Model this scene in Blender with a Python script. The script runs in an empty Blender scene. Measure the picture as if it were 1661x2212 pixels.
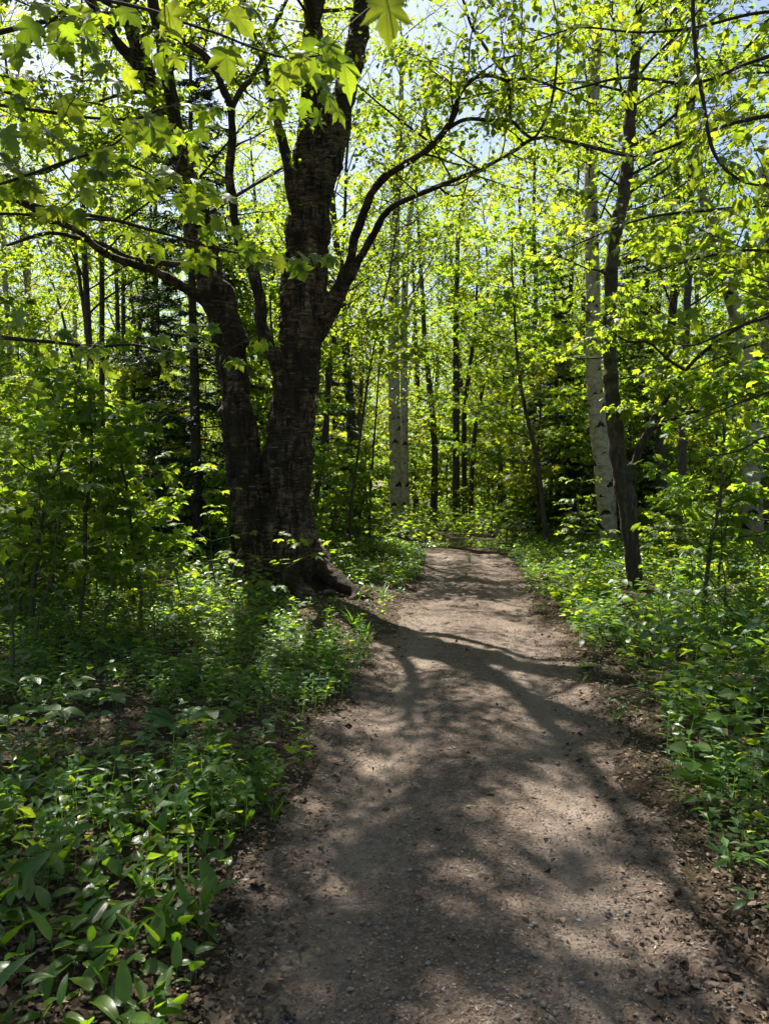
import bpy, math
import numpy as np
from mathutils import Matrix

# ------------------------------------------------------------------ camera, sky, sun, exposure
scene = bpy.context.scene
COL = scene.collection
F_PX, CX, CY, CAM_H = 1640.0, 830.5, 1106.0, 1.6
TILT = math.atan(51 / F_PX)
cam_data = bpy.data.cameras.new('camera')
cam_data.sensor_fit = 'VERTICAL'; cam_data.sensor_height = 36.0
cam_data.lens = F_PX / 2212 * 36.0
cam_data.clip_start = 0.05; cam_data.clip_end = 2000
cam_data.dof.use_dof = True; cam_data.dof.focus_distance = 9.0; cam_data.dof.aperture_fstop = 9.0
cam = bpy.data.objects.new('camera', cam_data); COL.objects.link(cam)
cam.location = (0, 0, CAM_H); cam.rotation_euler = (math.pi / 2 - TILT, 0, 0)
scene.camera = cam

SUN_AZ, SUN_EL = math.radians(-23), math.radians(57)      # azimuth clockwise from +Y
world = bpy.data.worlds.new('World'); scene.world = world; world.use_nodes = True
wn = world.node_tree; bgn = wn.nodes['Background']
sky = wn.nodes.new('ShaderNodeTexSky'); sky.sky_type = 'NISHITA'; sky.sun_disc = False
sky.sun_elevation = SUN_EL; sky.sun_rotation = SUN_AZ
sky.air_density = 1.0; sky.dust_density = 1.6; sky.ozone_density = 1.0
wn.links.new(sky.outputs[0], bgn.inputs[0]); bgn.inputs[1].default_value = 0.06
sun_data = bpy.data.lights.new('sun', 'SUN'); sun_data.energy = 5.0; sun_data.angle = math.radians(0.53)
sun_data.color = (1.0, 0.94, 0.84)
sun = bpy.data.objects.new('sun', sun_data); COL.objects.link(sun)
sun.rotation_euler = (-(math.pi / 2 - SUN_EL), 0, -SUN_AZ)
vs = scene.view_settings
vs.view_transform = 'Standard'; vs.look = 'None'; vs.gamma = 1.0; vs.exposure = 1.7
try: vs.use_curve_mapping = False
except Exception: pass
scene.render.engine = 'CYCLES'
cy = scene.cycles
cy.max_bounces = 8; cy.diffuse_bounces = 4; cy.glossy_bounces = 2; cy.transmission_bounces = 4
cy.transparent_max_bounces = 4; cy.caustics_reflective = False; cy.caustics_refractive = False
cy.use_denoising = True; cy.adaptive_threshold = 0.015; cy.sample_clamp_indirect = 6.0

# ------------------------------------------------------------------ helpers
def pix(px, py, d):
    """World point at ground distance d seen at pixel (px, py) of the 1661 x 2212 view."""
    u = (px - CX) / F_PX; v = (CY - py) / F_PX
    dy = math.cos(TILT) + v * math.sin(TILT); dz = -math.sin(TILT) + v * math.cos(TILT)
    s = d / dy
    return np.array([u * s, d, CAM_H + dz * s])

def to_px(p):
    p = np.atleast_2d(p); q = p - np.array([0, 0, CAM_H])
    c, s = math.cos(TILT), math.sin(TILT)
    z = q[:, 1] * c - q[:, 2] * s; y = q[:, 1] * s + q[:, 2] * c
    z = np.where(z < 0.05, 0.05, z)
    return CX + F_PX * q[:, 0] / z, CY - F_PX * y / z, z

def sstep(a, b, x):
    t = np.clip((x - a) / (b - a), 0, 1); return t * t * (3 - 2 * t)

def _hash(ix, iy, iz):
    n = (ix.astype(np.int64) * 374761393 + iy.astype(np.int64) * 668265263 + iz.astype(np.int64) * 1274126177) & 0xffffffff
    n = ((n ^ (n >> 13)) * 1103515245) & 0xffffffff
    n = ((n ^ (n >> 16)) * 2246822519) & 0xffffffff
    return ((n ^ (n >> 15)) & 0xffffff) / float(0xffffff)

def vnoise(p):
    p = np.asarray(p, float); i = np.floor(p); f = p - i; f = f * f * (3 - 2 * f); i = i.astype(np.int64)
    r = 0
    for a in (0, 1):
        wa = f[..., 0] if a else 1 - f[..., 0]
        for b in (0, 1):
            wb = f[..., 1] if b else 1 - f[..., 1]
            for c in (0, 1):
                wc = f[..., 2] if c else 1 - f[..., 2]
                r = r + wa * wb * wc * _hash(i[..., 0] + a, i[..., 1] + b, i[..., 2] + c)
    return r

def fbm(p, o=3):
    p = np.asarray(p, float); s = 0; a = 0.5
    for k in range(o):
        s = s + a * vnoise(p * 2 ** k + 17.3 * k); a *= 0.5
    return s / (1 - 0.5 ** o)

def n2(x, y, s, seed=0.0):
    x, y = np.broadcast_arrays(np.asarray(x, float), np.asarray(y, float))
    return fbm(np.stack([x * s + seed, y * s - seed, np.full(x.shape, seed * 1.7)], -1))

def unit(v):
    v = np.asarray(v, float); return v / np.maximum(np.linalg.norm(v, axis=-1, keepdims=True), 1e-9)

def resample(pts, n):
    """Catmull-Rom through pts (k, c), n points spaced evenly in parameter."""
    pts = np.asarray(pts, float); k = len(pts)
    if k == 2:
        t = np.linspace(0, 1, n)[:, None]; return pts[0] * (1 - t) + pts[1] * t
    e = np.vstack([2 * pts[0] - pts[1], pts, 2 * pts[-1] - pts[-2]])
    u = np.linspace(0, k - 1 - 1e-6, n); i = u.astype(int); t = (u - i)[:, None]
    a, b, c, d = e[i], e[i + 1], e[i + 2], e[i + 3]
    return 0.5 * (2 * b + (c - a) * t + (2 * a - 5 * b + 4 * c - d) * t ** 2 + (3 * b - a - 3 * c + d) * t ** 3)

class Geo:
    def __init__(s): s.v = []; s.f3 = []; s.f4 = []; s.uv = []; s.rnd = []; s.n = 0
    def add(s, V, F, uv=None, rnd=None):
        V = np.asarray(V, float); F = np.asarray(F, np.int64)
        if len(V) == 0: return
        s.v.append(V); (s.f3 if F.shape[1] == 3 else s.f4).append(F + s.n)
        s.uv.append(np.zeros((len(V), 2)) if uv is None else uv)
        s.rnd.append(np.zeros(len(V)) if rnd is None else np.broadcast_to(rnd, (len(V),)))
        s.n += len(V)
    def tube(s, P, R, seg=6, rnd=0.0, v0=0.0, cap=True):
        P = np.asarray(P, float); n = len(P); R = np.broadcast_to(np.asarray(R, float), (n,))
        T = unit(np.gradient(P, axis=0))
        ref = np.array([0, -1.0, 0]) if abs(T[0][1]) < 0.9 else np.array([1.0, 0, 0])
        A = np.zeros((n, 3)); a = unit(ref - T[0] * ref.dot(T[0]))
        for i in range(n):
            a = unit(a - T[i] * a.dot(T[i])); A[i] = a
        B = np.cross(T, A)
        th = np.linspace(math.pi, -math.pi, seg + 1)      # seam on the side away from the camera
        ring = np.cos(th)[None, :, None] * A[:, None, :] + np.sin(th)[None, :, None] * B[:, None, :]
        V = P[:, None, :] + ring * R[:, None, None]
        L = np.concatenate([[0], np.cumsum(np.linalg.norm(np.diff(P, axis=0), axis=1))]) + v0
        uv = np.stack([np.broadcast_to(th[None, :], (n, seg + 1)) * max(R.max(), 1e-4) * 0.9, np.broadcast_to(L[:, None], (n, seg + 1))], -1)
        i, j = np.meshgrid(np.arange(n - 1), np.arange(seg), indexing='ij'); w = seg + 1
        F = np.stack([i * w + j, i * w + j + 1, (i + 1) * w + j + 1, (i + 1) * w + j], -1).reshape(-1, 4)[:, ::-1]
        s.add(V.reshape(-1, 3), F, uv.reshape(-1, 2), rnd)
        if cap:
            for idx, flip in ((0, False), (n - 1, True)):
                ringv = V[idx, :seg]; c = P[idx]
                vv = np.vstack([ringv, c]); jj = np.arange(seg)
                ff = np.stack([jj, (jj + 1) % seg, np.full(seg, seg)], -1)
                s.add(vv, ff if not flip else ff[:, ::-1], np.vstack([uv[idx, :seg], uv[idx, :1]]), rnd)
    def mesh(s, name, mat, smooth=True):
        V = np.concatenate(s.v) if s.v else np.zeros((0, 3))
        return raw_mesh(name, V, s.f3, s.f4, mat, np.concatenate(s.uv) if s.uv else None, np.concatenate(s.rnd) if s.rnd else None, smooth)

def raw_mesh(name, V, f3, f4, mat, uv=None, rnd=None, smooth=True):
    me = bpy.data.meshes.new(name)
    f3 = np.concatenate(f3) if len(f3) else np.zeros((0, 3), np.int64)
    f4 = np.concatenate(f4) if len(f4) else np.zeros((0, 4), np.int64)
    li = np.concatenate([f3.ravel(), f4.ravel()]).astype(np.int32)
    ls = np.concatenate([np.arange(len(f3)) * 3, len(f3) * 3 + np.arange(len(f4)) * 4]).astype(np.int32)
    me.vertices.add(len(V)); me.vertices.foreach_set('co', np.asarray(V, np.float32).ravel())
    me.loops.add(len(li)); me.loops.foreach_set('vertex_index', li)
    me.polygons.add(len(ls)); me.polygons.foreach_set('loop_start', ls)
    if rnd is not None:
        a = me.attributes.new('rnd', 'FLOAT', 'POINT'); a.data.foreach_set('value', np.asarray(rnd, np.float32))
    if uv is not None:
        a = me.attributes.new('buv', 'FLOAT_VECTOR', 'POINT')
        a.data.foreach_set('vector', np.concatenate([uv, np.zeros((len(uv), 1))], 1).astype(np.float32).ravel())
    me.polygons.foreach_set('use_smooth', np.full(len(ls), bool(smooth)))
    me.update(calc_edges=True)
    for m in (mat if isinstance(mat, (list, tuple)) else [mat]): me.materials.append(m)
    return me

def obj(name, me, parent=None, loc=None, matrix=None, kind=None):
    o = bpy.data.objects.new(name, me); COL.objects.link(o)
    if parent is not None: o.parent = parent
    if matrix is not None: o.matrix_basis = matrix
    elif loc is not None: o.location = loc
    if kind: o['kind'] = kind
    return o

def tag(o, label=None, cat=None, group=None, kind=None):
    if label: o['label'] = label
    if cat: o['category'] = cat
    if group: o['group'] = group
    if kind: o['kind'] = kind
    return o

def thing(name, label, cat, loc=(0, 0, 0), rz=0.0, group=None, scale=1.0):
    o = bpy.data.objects.new(name, None); COL.objects.link(o); o.empty_display_size = 0.1
    o.location = loc; o.rotation_euler = (0, 0, rz); o.scale = (scale,) * 3
    return tag(o, label, cat, group)

ORD = ['', 'first', 'second', 'third', 'fourth', 'fifth', 'sixth', 'seventh', 'eighth', 'ninth', 'tenth', 'eleventh', 'twelfth', 'thirteenth',
       'fourteenth', 'fifteenth', 'sixteenth', 'seventeenth', 'eighteenth', 'nineteenth', 'twentieth']
_TEN = {2: 'twenty', 3: 'thirty', 4: 'forty', 5: 'fifty', 6: 'sixty', 7: 'seventy', 8: 'eighty', 9: 'ninety'}
def ordinal(n):
    if n <= 20: return ORD[n]
    if n > 99: return 'hundred-and-' + ordinal(n - 100) if n > 100 else 'hundredth'
    if n % 10 == 0: return _TEN[n // 10][:-1] + 'ieth'
    return _TEN[n // 10] + '-' + ORD[n % 10]

def frame(pos, y, nrm, s):
    """4x4 matrices from leaf position, tip direction, normal and size."""
    y = unit(y); nrm = unit(nrm - y * (nrm * y).sum(-1, keepdims=True)); x = np.cross(y, nrm)
    return x, y, nrm

class Leaves:
    """Placements of leaves: position, tip direction, normal, size, random."""
    def __init__(s): s.p = []; s.y = []; s.n = []; s.s = []
    def add(s, p, y, n, sz):
        p = np.atleast_2d(p); k = len(p)
        s.p.append(p); s.y.append(np.broadcast_to(y, (k, 3))); s.n.append(np.broadcast_to(n, (k, 3))); s.s.append(np.broadcast_to(np.asarray(sz, float), (k,)))
    def arrays(s):
        if not s.p: return np.zeros((0, 3)), np.zeros((0, 3)), np.zeros((0, 3)), np.zeros(0)
        return np.concatenate(s.p), np.concatenate(s.y), np.concatenate(s.n), np.concatenate(s.s)
    def fill(s, geo, tpl, rng, keep=None):
        p, y, n, z = s.arrays()
        if keep is not None: p, y, n, z = p[keep], y[keep], n[keep], z[keep]
        put(geo, tpl, p, y, n, z, rng)

def put(geo, tpl, p, y, n, z, rng):
    if len(p) == 0: return
    V, F, U = tpl
    x, y, n = frame(p, y, n, z)
    W = p[:, None, :] + z[:, None, None] * (V[None, :, 0:1] * x[:, None, :] + V[None, :, 1:2] * y[:, None, :] + V[None, :, 2:3] * n[:, None, :])
    k = len(V)
    FF = (F[None] + (np.arange(len(p)) * k)[:, None, None]).reshape(-1, F.shape[1])
    geo.add(W.reshape(-1, 3), FF, np.tile(U, (len(p), 1)), np.repeat(rng.random(len(p)), k))

def leaf_matrix(p, y, n, z):
    x, y, n = frame(p[None], y[None], n[None], z)
    m = np.eye(4); m[:3, 0] = x[0] * z; m[:3, 1] = y[0] * z; m[:3, 2] = n[0] * z; m[:3, 3] = p
    return Matrix(m.tolist())

# ------------------------------------------------------------------ leaf templates (petiole end at the origin, tip along +y, length 1)
def tpl_strip(rows, widths, droop=0.12, fold=0.10, wave=0.0):
    """Leaf from a midrib with a left and a right edge: 3 columns."""
    t = np.linspace(0, 1, rows); V = []; U = []
    for i, tt in enumerate(t):
        w = widths(tt)
        zc = -droop * tt * tt
        for c in (-1, 0, 1):
            V.append((c * w, tt, zc + abs(c) * fold * w / 0.3 + wave * w * math.sin(tt * 14 + c * 1.3))); U.append((c * w, tt))
    F = []
    for i in range(rows - 1):
        for c in (0, 1):
            a = i * 3 + c; F.append((a, a + 1, a + 4, a + 3))
    F = np.array(F); F = np.concatenate([F[:, [0, 1, 2]], F[:, [0, 2, 3]]])
    return np.array(V), F, np.array(U)

def w_ovate(k): return lambda t: k * (math.sin(math.pi * min(1, t ** 0.72)) ** 0.85 + 0.005) if t < 1 else 0.0
def w_lance(k): return lambda t: k * (math.sin(math.pi * t ** 0.8) ** 1.1 + 0.01) if t < 1 else 0.0
def w_heart(k): return lambda t: k * (0.55 + 0.45 * math.sin(math.pi * min(1, (t + 0.12) / 0.8))) * (1 - t ** 2.2) if t < 1 else 0.0

T_OV = (np.array([(0, 0, 0), (-.30, .38, .07), (0, .45, -.01), (.30, .38, .07), (0, 1, -.12)], float),
        np.array([(0, 3, 2), (0, 2, 1), (1, 2, 4), (2, 3, 4)]), np.array([(0, 0), (-.3, .38), (0, .45), (.3, .38), (0, 1)], float))
T_LANCE = (T_OV[0] * [0.62, 1, 1], T_OV[1], T_OV[2] * [0.62, 1])
T_OVN = tpl_strip(6, w_ovate(0.27), 0.16, 0.08)
T_ROUND = tpl_strip(6, w_ovate(0.38), 0.22, 0.06)
T_HEART = tpl_strip(7, w_heart(0.30), 0.20, 0.09)
T_HEART2 = tpl_strip(7, w_heart(0.24), -0.02, 0.13)
T_LANCN = tpl_strip(5, w_lance(0.17), 0.22, 0.07)
T_BLADE = tpl_strip(6, lambda t: 0.028 * (1 - t ** 2.5), 0.45, 0.01)

_HALF = [(0.0, 0.06), (0.10, 0.0), (0.24, -0.02), (0.36, 0.03), (0.46, 0.10), (0.40, 0.17), (0.43, 0.25), (0.34, 0.29), (0.46, 0.39), (0.50, 0.47), (0.63, 0.57),
         (0.50, 0.58), (0.44, 0.64), (0.34, 0.60), (0.21, 0.57), (0.24, 0.68), (0.32, 0.76), (0.22, 0.80), (0.19, 0.89), (0.10, 0.93), (0.0, 1.12)]
def tpl_maple(half, droop=0.25, fold=0.06, tilt=0.0):
    h = np.array(half, float); right = h; left = h[1:-1][::-1] * [-1, 1]
    o = np.vstack([right, left]); c = np.array([[0, 0.34]])
    xy = np.vstack([o, c]); r2 = xy[:, 0] ** 2 + (xy[:, 1] - 0.25) ** 2
    z = -droop * r2 - fold * np.cos(np.arctan2(xy[:, 0], xy[:, 1] - 0.34) * 5) * np.sqrt(r2) * 0.6 + tilt * xy[:, 0]
    z[-1] = 0.0
    k = len(o); i = np.arange(k)
    F = np.stack([i, (i + 1) % k, np.full(k, k)], -1)
    return np.column_stack([xy, z]), F, xy.copy()
T_MAPLES = [tpl_maple(_HALF, 0.25, 0.06), tpl_maple(_HALF, 0.45, 0.10, 0.08), tpl_maple(_HALF, 0.10, 0.16, -0.06), tpl_maple(_HALF, 0.75, 0.05, 0.0), tpl_maple(np.array(_HALF) * [.88, 1.05], 0.5, 0.18, 0.12), tpl_maple(np.array(_HALF) * [1.12, .95], -0.25, 0.14, -.1)]
_HALF_L = [(0.0, 0.05), (0.34, 0.0), (0.36, 0.26), (0.62, 0.56), (0.22, 0.58), (0.26, 0.78), (0.0, 1.1)]
T_MAPLE_L = tpl_maple(_HALF_L, 0.3, 0.05)

# ------------------------------------------------------------------ materials
def new_mat(name):
    m = bpy.data.materials.new(name); m.use_nodes = True
    nt = m.node_tree; nt.nodes.clear(); out = nt.nodes.new('ShaderNodeOutputMaterial')
    return m, nt, out
def N(nt, t, **kw):
    n = nt.nodes.new(t)
    for k, v in kw.items():
        if hasattr(n, k) and not k.startswith('in_'): setattr(n, k, v)
    return n
def math_(nt, op, a, b=None, c=None, clamp=False):
    n = nt.nodes.new('ShaderNodeMath'); n.operation = op; n.use_clamp = clamp
    for i, v in enumerate((a, b, c)):
        if v is None: continue
        if isinstance(v, (int, float)): n.inputs[i].default_value = v
        else: nt.links.new(v, n.inputs[i])
    return n.outputs[0]
def ramp(nt, fac, stops, interp='LINEAR'):
    n = nt.nodes.new('ShaderNodeValToRGB'); n.color_ramp.interpolation = interp
    e = n.color_ramp.elements
    while len(e) < len(stops): e.new(0.5)
    for x, (p, c) in zip(e, stops): x.position = p; x.color = (*c, 1) if len(c) == 3 else c
    nt.links.new(fac, n.inputs[0]); return n.outputs[0]
def mixc(nt, fac, a, b, mode='MIX'):
    n = nt.nodes.new('ShaderNodeMix'); n.data_type = 'RGBA'; n.blend_type = mode
    if isinstance(fac, (int, float)): n.inputs[0].default_value = fac
    else: nt.links.new(fac, n.inputs[0])
    for i, v in ((6, a), (7, b)):
        if isinstance(v, tuple): n.inputs[i].default_value = (*v, 1)
        else: nt.links.new(v, n.inputs[i])
    return n.outputs[2]
def attr(nt, name, out='Fac'):
    n = nt.nodes.new('ShaderNodeAttribute'); n.attribute_name = name; return n.outputs[out]
def scaled(nt, vec, s):
    n = nt.nodes.new('ShaderNodeMapping'); n.inputs['Scale'].default_value = s; nt.links.new(vec, n.inputs[0]); return n.outputs[0]
def noise(nt, vec, scale, detail=3.0, rough=0.55, dist=0.0):
    n = nt.nodes.new('ShaderNodeTexNoise'); n.inputs['Scale'].default_value = scale; n.inputs['Detail'].default_value = detail
    n.inputs['Roughness'].default_value = rough; n.inputs['Distortion'].default_value = dist
    nt.links.new(vec, n.inputs['Vector']); return n.outputs[0]
def bump(nt, h, strength, dist):
    n = nt.nodes.new('ShaderNodeBump'); n.inputs['Strength'].default_value = strength; n.inputs['Distance'].default_value = dist
    nt.links.new(h, n.inputs['Height']); return n.outputs[0]
def principled(nt, out, col, rough=0.8, nrm=None, spec=0.3):
    b = nt.nodes.new('ShaderNodeBsdfPrincipled'); b.inputs['Roughness'].default_value = rough; b.inputs['Specular IOR Level'].default_value = spec
    if isinstance(col, tuple): b.inputs['Base Color'].default_value = (*col, 1)
    else: nt.links.new(col, b.inputs['Base Color'])
    if nrm is not None: nt.links.new(nrm, b.inputs['Normal'])
    nt.links.new(b.outputs[0], out.inputs[0]); return b

def math_vec(nt, vec, r):
    n = nt.nodes.new('ShaderNodeVectorMath'); n.operation = 'MULTIPLY_ADD'; n.inputs[1].default_value = (1, 1, 1)
    c = nt.nodes.new('ShaderNodeCombineXYZ'); nt.links.new(math_(nt, 'MULTIPLY', r, 91.0), c.inputs[0]); nt.links.new(math_(nt, 'MULTIPLY', r, 57.0), c.inputs[1])
    nt.links.new(vec, n.inputs[0]); nt.links.new(c.outputs[0], n.inputs[2]); return n.outputs[0]

def leaf_mat(name, refl, trans, fac=0.5, rough=0.45, spec=0.35, veins=None, parallel=False):
    """refl / trans: three colours each, picked by the leaf's own random number."""
    m, nt, out = new_mat(name)
    oi = nt.nodes.new('ShaderNodeObjectInfo')
    r = math_(nt, 'FRACT', math_(nt, 'ADD', attr(nt, 'rnd'), oi.outputs['Random']))
    st = lambda c: [(0.0, c[0]), (0.55, c[1]), (1.0, c[2])]
    cr = ramp(nt, r, st(refl)); ct = ramp(nt, r, st(trans))
    nrm = None
    if veins:
        s = nt.nodes.new('ShaderNodeSeparateXYZ'); nt.links.new(attr(nt, 'buv', 'Vector'), s.inputs[0])
        ax = math_(nt, 'ABSOLUTE', s.outputs[0])
        mid = math_(nt, 'SUBTRACT', 1.0, math_(nt, 'MULTIPLY', ax, 45.0), clamp=True)
        if parallel: ph = math_(nt, 'MULTIPLY', ax, 110.0)
        else: ph = math_(nt, 'MULTIPLY', math_(nt, 'SUBTRACT', s.outputs[1], math_(nt, 'MULTIPLY', ax, 0.9)), veins)
        side = math_(nt, 'POWER', math_(nt, 'ABSOLUTE', math_(nt, 'SINE', ph)), 12.0)
        v = math_(nt, 'MAXIMUM', mid, math_(nt, 'MULTIPLY', side, 0.45))
        cr = mixc(nt, math_(nt, 'MULTIPLY', v, 0.35), cr, (0.20, 0.27, 0.09))
        ct = mixc(nt, math_(nt, 'MULTIPLY', v, 0.6), ct, (0.08, 0.15, 0.015))
        bl = noise(nt, math_vec(nt, attr(nt, 'buv', 'Vector'), oi.outputs['Random']), 5.0, 4.0, 0.6)      # uneven blade: blotches and a few browned spots
        ct = mixc(nt, ramp(nt, bl, [(0.35, (.35, .35, .35)), (0.6, (0, 0, 0))]), ct, (0.16, 0.28, 0.01))
        cr = mixc(nt, ramp(nt, bl, [(0.70, (0, 0, 0)), (0.76, (.8, .8, .8))]), cr, (0.10, 0.06, 0.02))
        nrm = bump(nt, v, 0.35, 0.002)
    b = nt.nodes.new('ShaderNodeBsdfPrincipled'); b.inputs['Roughness'].default_value = rough; b.inputs['Specular IOR Level'].default_value = spec
    nt.links.new(cr, b.inputs['Base Color'])
    t = nt.nodes.new('ShaderNodeBsdfTranslucent'); nt.links.new(ct, t.inputs[0])
    if nrm is not None: nt.links.new(nrm, b.inputs['Normal'])
    mx = nt.nodes.new('ShaderNodeMixShader'); mx.inputs[0].default_value = fac
    nt.links.new(b.outputs[0], mx.inputs[1]); nt.links.new(t.outputs[0], mx.inputs[2]); nt.links.new(mx.outputs[0], out.inputs[0])
    return m

M = {}
YG = ((.28, .42, .016), (.37, .49, .020), (.48, .54, .025))      # spring leaf, light coming through
MG = ((.26, .45, .020), (.36, .52, .024), (.47, .56, .028))
DG = ((.14, .36, .02), (.22, .44, .02), (.32, .50, .03))
M['leaf_maple'] = leaf_mat('maple_leaf_green', ((.035, .085, .018), (.05, .115, .022), (.075, .13, .024)), YG, 0.55, 0.5, 0.2)
M['leaf_maple_near'] = leaf_mat('maple_leaf_veined', ((.035, .085, .016), (.05, .11, .02), (.07, .125, .02)), YG, 0.55, 0.42, 0.35, 38.0)
M['leaf_birch'] = leaf_mat('birch_leaf_green', ((.03, .075, .018), (.045, .10, .022), (.06, .12, .024)), YG, 0.52, 0.5, 0.25)
M['leaf_mid'] = leaf_mat('forest_leaf_green', ((.03, .08, .018), (.045, .105, .022), (.07, .125, .024)), MG, 0.55, 0.5, 0.2)
M['leaf_gold'] = leaf_mat('forest_leaf_gold_green', ((.06, .11, .015), (.075, .125, .016), (.09, .13, .018)), ((.40, .52, .018), (.50, .56, .02), (.58, .56, .025)), 0.56)
M['leaf_herb'] = leaf_mat('herb_leaf_green', ((.03, .085, .022), (.045, .115, .03), (.06, .13, .03)), DG, 0.42, 0.38, 0.45)
M['leaf_herb_near'] = leaf_mat('herb_leaf_veined', ((.03, .085, .022), (.045, .11, .028), (.055, .12, .028)), DG, 0.42, 0.36, 0.45, 30.0)
M['leaf_lily'] = leaf_mat('lily_leaf_glossy', ((.04, .10, .012), (.055, .12, .014), (.075, .135, .016)), ((.18, .40, .012), (.26, .48, .015), (.36, .52, .02)), 0.48, 0.27, 0.5, 1.0, True)
M['leaf_viburnum'] = leaf_mat('viburnum_leaf', ((.045, .10, .04), (.06, .12, .05), (.07, .13, .05)), DG, 0.42, 0.40, 0.45, 34.0)
M['grass'] = leaf_mat('grass_blade', ((.05, .10, .02), (.06, .12, .02), (.10, .12, .035)), DG, 0.4)
M['needle'] = leaf_mat('hemlock_needle', ((.012, .03, .012), (.018, .042, .016), (.028, .055, .018)), ((.02, .05, .012), (.03, .07, .015), (.05, .09, .02)), 0.25, 0.55)

def bark_mat(name, c0, c1, c2, us=26.0, vs_=4.0, bstr=0.8, moss=None):
    m, nt, out = new_mat(name)
    v = scaled(nt, attr(nt, 'buv', 'Vector'), (us, vs_, 1))
    a = noise(nt, v, 1.0, 4.0, 0.65, 0.4); g = noise(nt, attr(nt, 'buv', 'Vector'), 2.3, 2.0)
    c = ramp(nt, a, [(0.28, c0), (0.52, c1), (0.75, c2)])
    c = mixc(nt, math_(nt, 'MULTIPLY', g, 0.6), c, c1)
    if moss: c = mixc(nt, ramp(nt, noise(nt, attr(nt, 'buv', 'Vector'), 3.7, 4.0), [(0.52, (0, 0, 0)), (0.68, (.7, .7, .7))]), c, moss)
    principled(nt, out, c, 0.9, bump(nt, a, bstr, 0.02), 0.2); return m
M['bark_dark'] = bark_mat('dark_maple_bark', (.012, .009, .006), (.055, .043, .031), (.19, .155, .115), 38, 5, 1.0, moss=(.075, .08, .045))
M['bark_grey'] = bark_mat('grey_bark', (.024, .019, .013), (.075, .062, .046), (.15, .13, .10), 22, 5)
M['bark_twig'] = bark_mat('twig_bark', (.02, .015, .011), (.045, .036, .028), (.08, .066, .05), 60, 10, 0.3)
M['bark_green'] = bark_mat('green_twig_bark', (.03, .035, .015), (.06, .065, .028), (.09, .085, .04), 60, 10, 0.3)
M['bark_dead'] = bark_mat('dead_twig_bark', (.12, .105, .09), (.22, .20, .17), (.32, .29, .25), 60, 10, 0.3)
M['stem'] = leaf_mat('herb_stem', ((.06, .10, .03), (.07, .12, .03), (.09, .10, .04)), DG, 0.3)

def yellow_birch_mat():
    m, nt, out = new_mat('yellow_birch_bark')
    tc = nt.nodes.new('ShaderNodeTexCoord').outputs['Object']
    wz = nt.nodes.new('ShaderNodeTexNoise'); wz.inputs['Scale'].default_value = 5.0; wz.inputs['Detail'].default_value = 3.0; nt.links.new(tc, wz.inputs['Vector'])
    wp = nt.nodes.new('ShaderNodeVectorMath'); wp.operation = 'MULTIPLY_ADD'; nt.links.new(wz.outputs['Color'], wp.inputs[0]); wp.inputs[1].default_value = (.10, .10, .11); nt.links.new(tc, wp.inputs[2])
    w_ = wp.outputs[0]
    big = noise(nt, tc, 1.7, 3.0); mid = noise(nt, scaled(nt, tc, (7, 7, 3)), 1.0, 4.0, .6)
    strip = noise(nt, scaled(nt, w_, (5.5, 5.5, 38)), 1.0, 3.0, 0.6, 0.4)
    fine = noise(nt, scaled(nt, w_, (17, 17, 120)), 1.0, 3.0, 0.65, 0.3)
    crack = noise(nt, scaled(nt, w_, (15, 15, 2.6)), 1.0, 4.0, 0.65, 0.5)
    s = math_(nt, 'ADD', math_(nt, 'MULTIPLY', strip, 0.55), math_(nt, 'MULTIPLY', fine, 0.45))
    s = math_(nt, 'ADD', s, math_(nt, 'MULTIPLY', math_(nt, 'SUBTRACT', mid, 0.5), 0.45))
    c = ramp(nt, s, [(0.36, (.016, .011, .007)), (0.46, (.06, .041, .023)), (0.545, (.15, .105, .058)), (0.63, (.32, .24, .135)), (0.76, (.50, .41, .26))])
    c = mixc(nt, ramp(nt, crack, [(0.40, (1, 1, 1)), (0.50, (0, 0, 0))]), c, (.018, .013, .009))
    c = mixc(nt, ramp(nt, big, [(0.44, (0, 0, 0)), (0.58, (.88, .88, .88))]), c, (.030, .021, .013))
    li = noise(nt, tc, 6.5, 5.0, 0.7)
    c = mixc(nt, ramp(nt, li, [(0.58, (0, 0, 0)), (0.66, (.55, .55, .55))]), c, (.13, .14, .085))
    h = math_(nt, 'ADD', math_(nt, 'MULTIPLY', s, 0.9), math_(nt, 'MULTIPLY', crack, 1.0))
    principled(nt, out, c, 0.85, bump(nt, h, 1.0, 0.06), 0.2); return m
M['yellow_birch'] = yellow_birch_mat()

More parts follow.
